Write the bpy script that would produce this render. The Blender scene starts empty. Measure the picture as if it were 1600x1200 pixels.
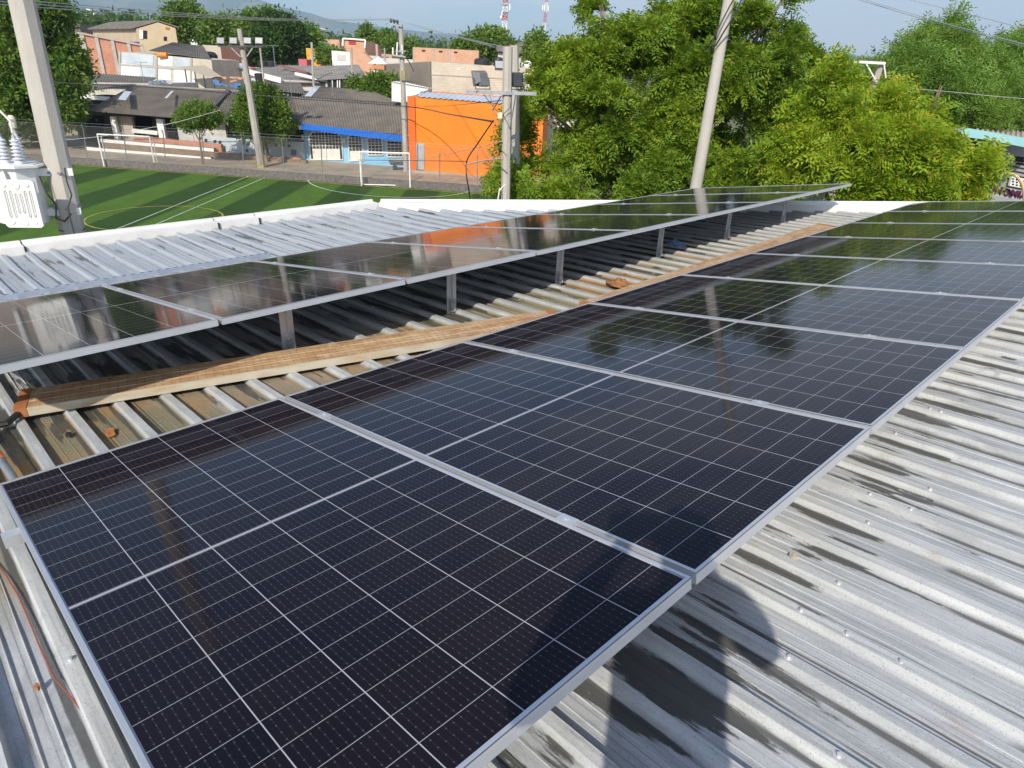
import bpy, bmesh, math, random
import numpy as np
from mathutils import Vector, Matrix
R_ = math.radians
random.seed(7); RNG = np.random.default_rng(11)
SC = bpy.context.scene
COL = SC.collection

# ------------------------------------------------------------------ camera
FPX, PITCH, ROLL, YAW, CZ = 1043.2, 0.4474, 0.0402, 0.7883, 7.1
fw = Vector((0, math.cos(PITCH), -math.sin(PITCH)))
rt0 = Vector((1, 0, 0)); up0 = Vector((0, math.sin(PITCH), math.cos(PITCH)))
rt = rt0 * math.cos(ROLL) + up0 * math.sin(ROLL)
upv = -rt0 * math.sin(ROLL) + up0 * math.cos(ROLL)
cd = bpy.data.cameras.new('camera'); cam = bpy.data.objects.new('camera', cd); COL.objects.link(cam)
cd.sensor_width = 36; cd.lens = FPX / 1600 * 36
cd.clip_start = 0.02; cd.clip_end = 40000
cam.matrix_world = Matrix(((rt.x, upv.x, -fw.x, 0), (rt.y, upv.y, -fw.y, 0), (rt.z, upv.z, -fw.z, CZ), (0, 0, 0, 1)))
SC.camera = cam

# ------------------------------------------------------------------ sky and sun
SUN_EL, SUN_HEAD = 35.5, 13.0            # shadows fall towards this heading (degrees right of the view)
w = bpy.data.worlds.new('World'); SC.world = w; w.use_nodes = True
nt = w.node_tree; nt.nodes.clear()
wo = nt.nodes.new('ShaderNodeOutputWorld'); bg = nt.nodes.new('ShaderNodeBackground')
sky = nt.nodes.new('ShaderNodeTexSky'); sky.sky_type = 'NISHITA'; sky.sun_disc = False
sky.sun_elevation = R_(SUN_EL); sky.sun_rotation = R_(180 + SUN_HEAD)
sky.air_density = 1.0; sky.dust_density = 1.2; sky.ozone_density = 2.0
tc = nt.nodes.new('ShaderNodeTexCoord'); mp = nt.nodes.new('ShaderNodeMapping')
mp.inputs['Scale'].default_value = (1.0, 1.0, 4.5); mp.inputs['Location'].default_value = (0.15, 0.1, 0.05)
nz = nt.nodes.new('ShaderNodeTexNoise'); nz.inputs['Scale'].default_value = 3.4; nz.inputs['Detail'].default_value = 9; nz.inputs['Roughness'].default_value = 0.58
rp = nt.nodes.new('ShaderNodeValToRGB'); rp.color_ramp.elements[0].position = 0.42; rp.color_ramp.elements[1].position = 0.60
mx = nt.nodes.new('ShaderNodeMixRGB'); mx.inputs[2].default_value = (7.4, 7.2, 7.3, 1)
ml = nt.nodes.new('ShaderNodeMath'); ml.operation = 'MULTIPLY'; ml.inputs[1].default_value = 0.8
L = nt.links.new
L(tc.outputs['Generated'], mp.inputs[0]); L(mp.outputs[0], nz.inputs[0]); sx_ = nt.nodes.new('ShaderNodeSeparateXYZ'); ax_ = nt.nodes.new('ShaderNodeMath'); ax_.operation = 'MULTIPLY_ADD'; ax_.inputs[1].default_value = 0.42
L(tc.outputs['Generated'], sx_.inputs[0]); L(sx_.outputs[0], ax_.inputs[0]); L(nz.outputs['Fac'], ax_.inputs[2]); L(ax_.outputs[0], rp.inputs[0]); sz = nt.nodes.new('ShaderNodeSeparateXYZ'); er = nt.nodes.new('ShaderNodeValToRGB'); er.color_ramp.elements[0].position = 0.12; er.color_ramp.elements[0].color = (1,1,1,1); er.color_ramp.elements[1].position = 0.42; er.color_ramp.elements[1].color = (0.32,0.32,0.32,1)
em = nt.nodes.new('ShaderNodeMath'); em.operation = 'MULTIPLY'
L(tc.outputs['Generated'], sz.inputs[0]); L(sz.outputs[2], er.inputs[0]); L(rp.outputs[0], em.inputs[0]); L(er.outputs[0], em.inputs[1]); L(em.outputs[0], ml.inputs[0])
tn = nt.nodes.new('ShaderNodeMixRGB'); tn.blend_type = 'MULTIPLY'; tn.inputs[0].default_value = 1; tn.inputs[2].default_value = (0.89, 0.98, 1.13, 1)
L(ml.outputs[0], mx.inputs[0]); L(sky.outputs[0], tn.inputs[1]); L(tn.outputs[0], mx.inputs[1]); L(mx.outputs[0], bg.inputs[0]); L(bg.outputs[0], wo.inputs[0])
bg.inputs[1].default_value = 0.122
sd = bpy.data.lights.new('sun', 'SUN'); sd.energy = 4.8; sd.angle = R_(0.5); sd.color = (1.0, 0.92, 0.79)
sun = bpy.data.objects.new('sun', sd); COL.objects.link(sun); sun.location = (0, -20, 40)
sdir = Vector((math.sin(R_(SUN_HEAD)) * math.cos(R_(SUN_EL)), math.cos(R_(SUN_HEAD)) * math.cos(R_(SUN_EL)), -math.sin(R_(SUN_EL))))
sun.rotation_euler = sdir.to_track_quat('-Z', 'Y').to_euler()
SC.view_settings.view_transform = 'Standard'; SC.view_settings.look = 'None'
SC.view_settings.exposure = 0.35; SC.view_settings.gamma = 1
SC.cycles.max_bounces = 8; SC.cycles.transparent_max_bounces = 24
SC.cycles.use_denoising = True

# ------------------------------------------------------------------ measured points
def ray(px, py):
    return fw + rt * ((px - 800) / FPX) - upv * ((py - 600) / FPX)
CAMP = Vector((0, 0, CZ))
def G(px, py, z=0.0):                     # on the level z
    d = ray(px, py); return CAMP + d * ((z - CZ) / d.z)
def V(px, py, a, b=-0.18):                # on the upright plane y = a + b x
    d = ray(px, py); return CAMP + d * (a / (d.y - b * d.x))
def D(px, py, y):                         # at the distance y
    return V(px, py, y, 0.0)

# ------------------------------------------------------------------ building helpers
ROOT = {}
def vec(p): return Vector(p)
class MB:
    def __init__(s): s.v = []; s.f = []
    def add(s, vs, fs):
        o = len(s.v); s.v += [tuple(p) for p in vs]; s.f += [tuple(i + o for i in f) for f in fs]; return s
    def box(s, x0, x1, y0, y1, z0, z1):
        return s.add([(x0,y0,z0),(x1,y0,z0),(x1,y1,z0),(x0,y1,z0),(x0,y0,z1),(x1,y0,z1),(x1,y1,z1),(x0,y1,z1)],
              [(0,3,2,1),(4,5,6,7),(0,1,5,4),(1,2,6,5),(2,3,7,6),(3,0,4,7)])
    def obox(s, c, ax, ay, az):           # centre and three half axes
        c, ax, ay, az = map(vec, (c, ax, ay, az)); vs = []
        for k in (-1, 1):
            for i, j in ((-1,-1),(1,-1),(1,1),(-1,1)): vs.append(c + ax*i + ay*j + az*k)
        return s.add(vs, [(0,3,2,1),(4,5,6,7),(0,1,5,4),(1,2,6,5),(2,3,7,6),(3,0,4,7)])
    def bar(s, p, q, w_, h, up=(0,0,1)):  # rectangular bar from p to q
        p, q = vec(p), vec(q); d = (q - p); 
        side = d.cross(vec(up))
        if side.length < 1e-6: side = d.cross(Vector((1,0,0)))
        side.normalize(); n = side.cross(d).normalized()
        return s.obox((p+q)/2, d/2, side*(w_/2), n*(h/2))
    def tube(s, pts, r, n=8, cap=True, twist=0.0):
        pts = [vec(p) for p in pts]; m = len(pts)
        rs = r if isinstance(r, (list, tuple)) else [r]*m
        t0 = (pts[1]-pts[0]).normalized(); a = t0.cross(Vector((0,0,1)))
        if a.length < 1e-3: a = Vector((1,0,0))
        a.normalize(); o = len(s.v)
        for i, p in enumerate(pts):
            t = (pts[min(i+1,m-1)] - pts[max(i-1,0)]).normalized()
            a = (a - t*a.dot(t)).normalized(); b = t.cross(a)
            for k in range(n):
                th = 2*math.pi*k/n + twist; s.v.append(tuple(p + (a*math.cos(th) + b*math.sin(th))*rs[i]))
        for i in range(m-1):
            for k in range(n):
                k2 = (k+1) % n; s.f.append((o+i*n+k, o+i*n+k2, o+(i+1)*n+k2, o+(i+1)*n+k))
        if cap:
            s.f.append(tuple(o+k for k in reversed(range(n)))); s.f.append(tuple(o+(m-1)*n+k for k in range(n)))
        return s
    def lathe(s, prof, c, n=16, axis=(0,0,1)):
        c = vec(c); ax = vec(axis).normalized(); a = ax.orthogonal().normalized(); b = ax.cross(a); o = len(s.v)
        for r, z in prof:
            for k in range(n):
                th = 2*math.pi*k/n; s.v.append(tuple(c + ax*z + (a*math.cos(th)+b*math.sin(th))*r))
        for i in range(len(prof)-1):
            for k in range(n):
                k2 = (k+1) % n; s.f.append((o+i*n+k, o+i*n+k2, o+(i+1)*n+k2, o+(i+1)*n+k))
        s.f.append(tuple(o+k for k in reversed(range(n)))); s.f.append(tuple(o+(len(prof)-1)*n+k for k in range(n)))
        return s
    def prism(s, poly, off):              # flat polygon pushed along off
        poly = [vec(p) for p in poly]; off = vec(off); n = len(poly)
        return s.add(poly + [p+off for p in poly], [tuple(reversed(range(n))), tuple(range(n, 2*n))] + [(i, (i+1)%n, (i+1)%n+n, i+n) for i in range(n)])
    def corr(s, A, B, C, D_, pitch=0.17, amp=0.025, th=0.012):  # corrugated sheet, A-B eave, D-C ridge
        A, B, C, D_ = map(vec, (A, B, C, D_)); nn = (B-A).cross(D_-A).normalized()
        if nn.z < 0: nn = -nn
        k = max(2, int((B-A).length/pitch*6)); o = len(s.v)
        for i in range(k+1):
            t = i/k; z = math.sin(t*k/6*2*math.pi)*amp
            p, q = A.lerp(B, t)+nn*z, D_.lerp(C, t)+nn*z
            s.v += [tuple(p), tuple(q), tuple(p-nn*th), tuple(q-nn*th)]
        for i in range(k):
            a = o+4*i; b = a+4
            s.f += [(a, b, b+1, a+1), (a+2, a+3, b+3, b+2), (a, a+2, b+2, b), (a+1, b+1, b+3, a+3)]
        return s
    def build(s, name, mat, parent=None, smooth=False, local=False):
        me = bpy.data.meshes.new(name)
        vs = s.v
        if parent is not None and not local:
            loc, rz = ROOT[parent]; c, sn = math.cos(-rz), math.sin(-rz)
            vs = [((x-loc[0])*c-(y-loc[1])*sn, (x-loc[0])*sn+(y-loc[1])*c, z-loc[2]) for x, y, z in vs]
        me.from_pydata(vs, [], s.f); me.update()
        bm = bmesh.new(); bm.from_mesh(me); bmesh.ops.recalc_face_normals(bm, faces=bm.faces); bm.to_mesh(me); bm.free()
        if smooth:
            me.polygons.foreach_set('use_smooth', [True]*len(me.polygons))
            try: me.set_sharp_from_angle(angle=R_(38))
            except Exception: pass
        return link(name, me, mat, parent)
def link(name, me, mat, parent=None):
    o = bpy.data.objects.new(name, me); COL.objects.link(o)
    if mat is not None: me.materials.append(mat)
    if parent is not None: o.parent = parent; ROOT[o] = ROOT[parent]
    else: ROOT[o] = ((0,0,0), 0)
    return o
def tag(o, label=None, cat=None, group=None, kind=None):
    for k, v in (('label', label), ('category', cat), ('group', group), ('kind', kind)):
        if v: o[k] = v
    return o
def thing(name, label, cat, loc=(0,0,0), rz=0.0, group=None):
    o = bpy.data.objects.new(name, None); COL.objects.link(o); o.empty_display_size = 0.2
    o.location = loc; o.rotation_euler = (0, 0, rz); ROOT[o] = (tuple(loc), rz)
    return tag(o, label, cat, group)
def struct(name, mb, m, kind='structure', smooth=False):
    o = mb.build(name, m, None, smooth); o['kind'] = kind; return o
def copy_tree(o, parent=None):
    c = o.copy(); COL.objects.link(c); ROOT[c] = ROOT.get(o, ((0,0,0),0))
    if parent is not None: c.parent = parent
    for ch in list(o.children): copy_tree(ch, c)
    return c

# ------------------------------------------------------------------ materials
def nodes(name):
    m = bpy.data.materials.new(name); m.use_nodes = True; t = m.node_tree
    return m, t, t.nodes['Principled BSDF']
def N(t, typ, **kw):
    n = t.nodes.new(typ)
    for k, v in kw.items(): setattr(n, k, v)
    return n
def math_(t, op, a, b=None, c=None):
    n = N(t, 'ShaderNodeMath', operation=op)
    for i, x in enumerate((a, b, c)):
        if x is None: continue
        if isinstance(x, (int, float)): n.inputs[i].default_value = x
        else: t.links.new(x, n.inputs[i])
    return n.outputs[0]
def noise(t, scale=(1,1,1), s=5.0, det=6, rough=0.55, loc=(0,0,0)):
    c = N(t, 'ShaderNodeTexCoord'); m = N(t, 'ShaderNodeMapping'); m.inputs['Scale'].default_value = scale; m.inputs['Location'].default_value = loc
    n = N(t, 'ShaderNodeTexNoise'); n.inputs['Scale'].default_value = s; n.inputs['Detail'].default_value = det; n.inputs['Roughness'].default_value = rough
    t.links.new(c.outputs['Object'], m.inputs[0]); t.links.new(m.outputs[0], n.inputs[0]); return n.outputs['Fac']
def ramp(t, x, p0, p1, c0=(0,0,0,1), c1=(1,1,1,1)):
    r = N(t, 'ShaderNodeValToRGB'); e = r.color_ramp.elements; e[0].position = p0; e[1].position = p1; e[0].color = c0; e[1].color = c1
    t.links.new(x, r.inputs[0]); return r.outputs[0]
def mix(t, f, a, b):
    n = N(t, 'ShaderNodeMixRGB')
    for i, x in ((0, f), (1, a), (2, b)):
        if isinstance(x, (int, float)): n.inputs[i].default_value = x
        elif isinstance(x, tuple): n.inputs[i].default_value = (*x[:3], 1)
        else: t.links.new(x, n.inputs[i])
    return n.outputs[0]
def bump(t, b, h, strength=0.3, dist=0.01):
    n = N(t, 'ShaderNodeBump'); n.inputs['Strength'].default_value = strength; n.inputs['Distance'].default_value = dist
    t.links.new(h, n.inputs['Height']); t.links.new(n.outputs[0], b.inputs['Normal'])
def M(name, c, c2=None, rough=0.7, metal=0.0, s=4.0, scale=(1,1,1), lo=0.35, hi=0.68, bmp=0.0, spec=None):
    m, t, b = nodes(name); b.inputs['Roughness'].default_value = rough; b.inputs['Metallic'].default_value = metal
    if spec is not None: b.inputs['Specular IOR Level'].default_value = spec
    c2 = c2 or tuple(x*0.78 for x in c)
    f = noise(t, scale, s, 8, 0.62); t.links.new(mix(t, ramp(t, f, lo, hi), c, c2), b.inputs['Base Color'])
    if bmp: bump(t, b, noise(t, scale, s*6, 5), bmp, 0.02)
    return m
def leafmat(name, c, c2, young, transl=0.32, hue=0.5):
    transl *= 0.85
    m, t, b = nodes(name); b.inputs['Roughness'].default_value = 0.5; b.inputs['Specular IOR Level'].default_value = 0.25
    gi = N(t, 'ShaderNodeNewGeometry'); r = gi.outputs['Random Per Island']
    n = noise(t, (1,1,1), 0.55, 3)
    f = mix(t, ramp(t, n, 0.40, 0.66), c, c2)
    f = mix(t, ramp(t, r, 0.80, 0.97), f, young)
    t.links.new(f, b.inputs['Base Color'])
    tr = N(t, 'ShaderNodeBsdfTranslucent'); hs = N(t, 'ShaderNodeHueSaturation'); hs.inputs['Value'].default_value = 1.9; hs.inputs['Hue'].default_value = 0.485
    t.links.new(f, hs.inputs['Color']); t.links.new(hs.outputs[0], tr.inputs[0])
    ms = N(t, 'ShaderNodeMixShader'); ms.inputs[0].default_value = transl
    t.links.new(b.outputs[0], ms.inputs[1]); t.links.new(tr.outputs[0], ms.inputs[2]); t.links.new(ms.outputs[0], t.nodes['Material Output'].inputs[0])
    return m
def brickmat(name, c, c2, mortar, sc=4.5, rough=0.85, vert=True):
    m, t, b = nodes(name); b.inputs['Roughness'].default_value = rough
    c_ = N(t, 'ShaderNodeTexCoord'); sx = N(t, 'ShaderNodeSeparateXYZ'); cb = N(t, 'ShaderNodeCombineXYZ')
    t.links.new(c_.outputs['Object'], sx.inputs[0])
    t.links.new(math_(t, 'ADD', sx.outputs[0], math_(t, 'MULTIPLY', sx.outputs[1], 0.9)), cb.inputs[0]); t.links.new(sx.outputs[2], cb.inputs[1])
    br = N(t, 'ShaderNodeTexBrick'); br.inputs['Scale'].default_value = sc; br.inputs['Color1'].default_value = (*c, 1); br.inputs['Color2'].default_value = (*c2, 1)
    br.inputs['Mortar'].default_value = (*mortar, 1); br.inputs['Mortar Size'].default_value = 0.03; br.inputs['Bias'].default_value = 0.1
    t.links.new(cb.outputs[0], br.inputs[0])
    st = ramp(t, noise(t, (1,1,1), 0.9, 8, 0.65), 0.42, 0.72)
    t.links.new(mix(t, math_(t, 'MULTIPLY', st, 0.45), br.outputs[0], tuple(x*0.55 for x in c)), b.inputs['Base Color']); return m

alu = M('aluminium', (0.62,0.63,0.65), (0.55,0.56,0.58), 0.38, 0.55, 3.0, (1,1,1))
steel = M('galvanised steel', (0.42,0.43,0.44), (0.30,0.31,0.32), 0.45, 0.6, 8.0)
darksteel = M('dark steel', (0.10,0.10,0.105), (0.06,0.06,0.06), 0.5, 0.4, 8.0)
concrete = M('pole concrete', (0.47,0.44,0.39), (0.38,0.355,0.31), 0.85, 0, 2.2, (1.5,1.5,0.5), bmp=0.25)
concrete_far = M('weathered pole concrete', (0.42,0.39,0.345), (0.30,0.28,0.25), 0.85, 0, 3, (1.5,1.5,0.4))
white_paint = M('white paint', (0.78,0.77,0.74), (0.66,0.65,0.62), 0.55, 0, 1.5)
white_enamel = M('white enamel', (0.74,0.74,0.71), (0.68,0.675,0.64), 0.35, 0, 2.2)
porcelain = M('porcelain', (0.62,0.65,0.70), (0.55,0.58,0.62), 0.2, 0, 3)
black = M('black plastic', (0.02,0.02,0.022), (0.03,0.03,0.03), 0.5)
cable = M('cable sheath', (0.03,0.03,0.03), (0.05,0.05,0.05), 0.6)
palewire = M('bare wire', (0.55,0.54,0.52), (0.45,0.44,0.42), 0.5, 0.3)
plaster = M('plaster', (0.56,0.54,0.50), (0.42,0.40,0.36), 0.9, 0, 0.8, bmp=0.1)
cement = M('fibre cement sheet', (0.205,0.175,0.140), (0.115,0.102,0.086), 0.9, 0, 0.9, (1,1,1), 0.3, 0.7)
cement_pale = M('pale fibre cement sheet', (0.27,0.25,0.225), (0.16,0.15,0.135), 0.9, 0, 0.7)
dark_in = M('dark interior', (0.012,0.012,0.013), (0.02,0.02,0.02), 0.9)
red_brick = brickmat('red hollow brick', (0.46,0.17,0.10), (0.55,0.24,0.15), (0.36,0.26,0.2), 2.6)
orange_brick = brickmat('orange hollow brick', (0.58,0.28,0.16), (0.62,0.34,0.21), (0.45,0.34,0.26), 2.6)
grey_block = brickmat('grey block', (0.52,0.46,0.365), (0.57,0.51,0.41), (0.45,0.40,0.33), 2.0)
dark_block = M('old stained block', (0.20,0.175,0.145), (0.11,0.10,0.085), 0.9, 0, 0.6, (1,1,0.4))
frame_conc = M('frame concrete', (0.42,0.40,0.37), (0.34,0.32,0.29), 0.9, 0, 1.5)

# galvanised roof sheet (object coordinates: x runs along the ribs, y across them)
def roofmat():
    m, t, b = nodes('galvanised roof sheet')
    tcn = N(t, 'ShaderNodeTexCoord'); sx = N(t, 'ShaderNodeSeparateXYZ'); t.links.new(tcn.outputs['Object'], sx.inputs[0]); X, Y, Z = sx.outputs
    base = mix(t, ramp(t, noise(t, (0.6,3.0,1), 3.0, 9, 0.62), 0.35, 0.68), (0.56,0.57,0.56), (0.38,0.395,0.405))
    base = mix(t, math_(t, 'MULTIPLY', ramp(t, noise(t, (1,1,1), 120, 3, 0.6), 0.55, 0.75), 0.35), base, (0.66,0.67,0.67))
    base = mix(t, math_(t, 'MULTIPLY', ramp(t, noise(t, (0.9,26,1), 2.0, 5, 0.6), 0.50, 0.66), 0.5), base, (0.20,0.205,0.21))
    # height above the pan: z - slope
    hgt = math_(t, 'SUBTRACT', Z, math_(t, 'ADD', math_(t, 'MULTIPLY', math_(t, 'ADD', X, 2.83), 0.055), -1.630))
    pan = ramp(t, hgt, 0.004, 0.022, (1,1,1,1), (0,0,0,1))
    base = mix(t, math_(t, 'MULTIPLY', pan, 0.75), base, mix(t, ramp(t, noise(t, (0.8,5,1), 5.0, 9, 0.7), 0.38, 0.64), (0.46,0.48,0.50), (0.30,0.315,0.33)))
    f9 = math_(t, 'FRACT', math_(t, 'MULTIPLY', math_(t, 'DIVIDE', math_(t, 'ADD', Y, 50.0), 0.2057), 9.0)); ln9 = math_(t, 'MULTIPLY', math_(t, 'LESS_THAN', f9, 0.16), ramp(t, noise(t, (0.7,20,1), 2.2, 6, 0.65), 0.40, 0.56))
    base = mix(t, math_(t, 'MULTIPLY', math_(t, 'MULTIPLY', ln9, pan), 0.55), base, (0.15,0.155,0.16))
    spk = math_(t, 'MULTIPLY', ramp(t, noise(t, (1,1,1), 210, 2, 0.5), 0.60, 0.70), 0.45); base = mix(t, spk, base, (0.13,0.135,0.14))
    grime = math_(t, 'MULTIPLY', ramp(t, noise(t, (1,1.6,1), 9.0, 9, 0.75), 0.52, 0.70), ramp(t, noise(t, (0.5,0.8,1), 0.9, 4, 0.5), 0.42, 0.62)); base = mix(t, math_(t, 'MULTIPLY', grime, 0.6), base, (0.17,0.17,0.16))
    rustn = math_(t, 'MULTIPLY', ramp(t, noise(t, (1,3,1), 2.4, 6, 0.6, (7,3,0)), 0.66, 0.74), 0.35); base = mix(t, rustn, base, (0.26,0.17,0.10))
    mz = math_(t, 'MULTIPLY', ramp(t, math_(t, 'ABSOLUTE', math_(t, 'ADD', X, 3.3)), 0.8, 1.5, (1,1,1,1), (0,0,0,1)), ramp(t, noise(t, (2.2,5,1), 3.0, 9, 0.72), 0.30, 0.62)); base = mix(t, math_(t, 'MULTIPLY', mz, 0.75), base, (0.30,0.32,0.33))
    # olive and rusty silt lying in the pans between the two rows
    band = math_(t, 'MULTIPLY', ramp(t, math_(t, 'ABSOLUTE', math_(t, 'ADD', X, 3.0)), 0.55, 1.15, (1,1,1,1), (0,0,0,1)),
                 ramp(t, Y, 1.6, 6.4, (1,1,1,1), (0,0,0,1)))
    siltc = mix(t, ramp(t, noise(t, (1,1,1), 1.9, 7, 0.6), 0.46, 0.60), (0.20,0.18,0.115), (0.31,0.19,0.085))
    siltc = mix(t, math_(t, 'MULTIPLY', ramp(t, noise(t, (1,1,1), 90, 3), 0.55, 0.8), 0.5), siltc, (0.42,0.38,0.30))
    sm = math_(t, 'MULTIPLY', math_(t, 'MULTIPLY', band, pan), ramp(t, noise(t, (0.8,2.0,1), 1.6, 7, 0.6), 0.28, 0.40))
    base = mix(t, sm, base, siltc)
    # wet tongues leaving the raised edges of both rows
    near = math_(t, 'ADD', ramp(t, math_(t, 'ABSOLUTE', math_(t, 'ADD', X, 0.62)), 0.05, 0.50, (1,1,1,1), (0,0,0,1)),
                 math_(t, 'MULTIPLY', ramp(t, math_(t, 'ABSOLUTE', math_(t, 'ADD', X, 3.9)), 0.2, 1.6, (1,1,1,1), (0,0,0,1)), 0.9))
    near = math_(t, 'ADD', near, math_(t, 'MULTIPLY', ramp(t, math_(t, 'MULTIPLY', X, -1.0), 7.25, 7.85) if False else ramp(t, math_(t, 'SUBTRACT', math_(t, 'MULTIPLY', X, -1.0), 6.7), 0.1, 0.9), 0.7))
    wetn = noise(t, (0.9,7.0,1), 1.7, 8, 0.6, (3,1,0))
    wet = ramp(t, math_(t, 'ADD', math_(t, 'ADD', wetn, math_(t, 'MULTIPLY', math_(t, 'SUBTRACT', noise(t, (1,2,1), 34, 4, 0.7), 0.5), 0.07)), math_(t, 'MULTIPLY', near, 0.19)), 0.665, 0.69)
    wet = math_(t, 'MULTIPLY', wet, ramp(t, near, 0.02, 0.12))
    # long thin runs beside single ribs
    fr = math_(t, 'FRACT', math_(t, 'DIVIDE', math_(t, 'ADD', Y, 50.0), 0.2057))
    jag = noise(t, (2.2,30,1), 1.6, 6, 0.62)
    side = ramp(t, math_(t, 'ADD', math_(t, 'ABSOLUTE', math_(t, 'SUBTRACT', fr, 0.285)), math_(t, 'MULTIPLY', math_(t, 'SUBTRACT', jag, 0.5), 0.12)), 0.035, 0.065, (1,1,1,1), (0,0,0,1))
    runs = math_(t, 'MULTIPLY', side, ramp(t, math_(t, 'ADD', noise(t, (0.35,1.0,1), 2.4, 2, 0.5, (0,9,0)), math_(t, 'MULTIPLY', math_(t, 'SUBTRACT', jag, 0.5), 0.10)), 0.475, 0.51))
    side2 = ramp(t, math_(t, 'ADD', math_(t, 'ABSOLUTE', math_(t, 'SUBTRACT', fr, 0.80)), math_(t, 'MULTIPLY', math_(t, 'SUBTRACT', jag, 0.5), 0.05)), 0.012, 0.026, (1,1,1,1), (0,0,0,1))
    runs = math_(t, 'MAXIMUM', runs, math_(t, 'MULTIPLY', side2, ramp(t, noise(t, (0.3,1.0,1), 2.9, 2, 0.5, (4,2,0)), 0.52, 0.56)))
    wet = math_(t, 'MULTIPLY', wet, ramp(t, math_(t, 'SUBTRACT', pan, math_(t, 'MULTIPLY', math_(t, 'SUBTRACT', 0.62, wetn), 2.0)), 0.3, 0.6))
    wet = math_(t, 'MAXIMUM', wet, math_(t, 'MULTIPLY', runs, 0.9))
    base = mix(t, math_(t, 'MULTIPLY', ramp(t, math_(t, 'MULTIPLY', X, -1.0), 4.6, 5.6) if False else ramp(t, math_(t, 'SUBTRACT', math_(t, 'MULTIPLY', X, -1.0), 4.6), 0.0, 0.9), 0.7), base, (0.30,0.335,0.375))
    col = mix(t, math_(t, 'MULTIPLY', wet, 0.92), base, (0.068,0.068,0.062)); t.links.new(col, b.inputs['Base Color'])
    b.inputs['Metallic'].default_value = 0.04
    b.inputs['Specular IOR Level'].default_value = 0.2
    ro = mix(t, wet, (0.68,0.68,0.68), (0.30,0.30,0.30)); t.links.new(ro, b.inputs['Roughness'])
    bump(t, b, noise(t, (1,1,1), 60, 6, 0.65), 0.25, 0.004); return m
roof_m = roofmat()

def panelmat():                            # x along the long side, y across: 24 rows of half cells, 6 columns
    m, t, b = nodes('solar glass')
    tcn = N(t, 'ShaderNodeTexCoord'); sx = N(t, 'ShaderNodeSeparateXYZ'); t.links.new(tcn.outputs['Object'], sx.inputs[0]); X, Y, Z = sx.outputs
    x = math_(t, 'SUBTRACT', X, 1.139); ax = math_(t, 'ABSOLUTE', x)
    rowp, colp = 0.0932, 0.1845
    xr = math_(t, 'DIVIDE', math_(t, 'SUBTRACT', ax, 0.008), rowp); fx = math_(t, 'FRACT', xr)
    dx = math_(t, 'MULTIPLY', math_(t, 'MINIMUM', fx, math_(t, 'SUBTRACT', 1.0, fx)), rowp)
    y = math_(t, 'SUBTRACT', Y, 0.567 - 3*colp); yr = math_(t, 'DIVIDE', y, colp); fy = math_(t, 'FRACT', yr)
    dy = math_(t, 'MULTIPLY', math_(t, 'MINIMUM', fy, math_(t, 'SUBTRACT', 1.0, fy)), colp)
    g1 = math_(t, 'LESS_THAN', dx, 0.00075); g2 = math_(t, 'LESS_THAN', dy, 0.0013); g3 = math_(t, 'LESS_THAN', ax, 0.0045)
    ed = math_(t, 'MAXIMUM', math_(t, 'GREATER_THAN', ax, 0.008+12*rowp), math_(t, 'GREATER_THAN', math_(t, 'ABSOLUTE', math_(t, 'SUBTRACT', Y, 0.567)), 3*colp))
    grid = math_(t, 'MAXIMUM', math_(t, 'MAXIMUM', g1, g2), math_(t, 'MAXIMUM', g3, ed))
    fb = math_(t, 'FRACT', math_(t, 'SUBTRACT', math_(t, 'MULTIPLY', yr, 10.0), 0.5)); db = math_(t, 'ABSOLUTE', math_(t, 'SUBTRACT', fb, 0.5))
    bus = math_(t, 'LESS_THAN', db, 0.045)
    pad = math_(t, 'MULTIPLY', math_(t, 'LESS_THAN', db, 0.10), math_(t, 'LESS_THAN', math_(t, 'ABSOLUTE', math_(t, 'SUBTRACT', math_(t, 'FRACT', math_(t, 'MULTIPLY', fx, 4.0)), 0.5)), 0.06))
    oi = N(t, 'ShaderNodeObjectInfo')
    wn = N(t, 'ShaderNodeTexWhiteNoise', noise_dimensions='4D'); cb = N(t, 'ShaderNodeCombineXYZ')
    t.links.new(math_(t, 'FLOOR', xr), cb.inputs[0]); t.links.new(math_(t, 'FLOOR', yr), cb.inputs[1]); t.links.new(math_(t, 'SIGN', x), cb.inputs[2])
    t.links.new(cb.outputs[0], wn.inputs[0]); t.links.new(oi.outputs['Random'], wn.inputs['W'])
    cell = mix(t, wn.outputs['Value'], (0.0088,0.0076,0.0130), (0.0128,0.0098,0.0145))
    cell = mix(t, math_(t, 'MULTIPLY', bus, 0.17), cell, (0.10,0.105,0.12)); cell = mix(t, math_(t, 'MULTIPLY', pad, 0.30), cell, (0.22,0.22,0.23))
    col = mix(t, grid, cell, (0.42,0.41,0.44))
    dust = ramp(t, noise(t, (0.7,1.6,1), 1.4, 8, 0.62), 0.45, 0.80); col = mix(t, math_(t, 'MULTIPLY', dust, 0.008), col, (0.55,0.50,0.44))
    t.links.new(col, b.inputs['Base Color'])
    b.inputs['IOR'].default_value = 1.20
    t.links.new(mix(t, ramp(t, noise(t, (1,1,1), 2.2, 6, 0.6), 0.4, 0.75), (0.055,0.055,0.055), (0.11,0.11,0.11)), b.inputs['Roughness'])
    return m
glass_m = panelmat()

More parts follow.
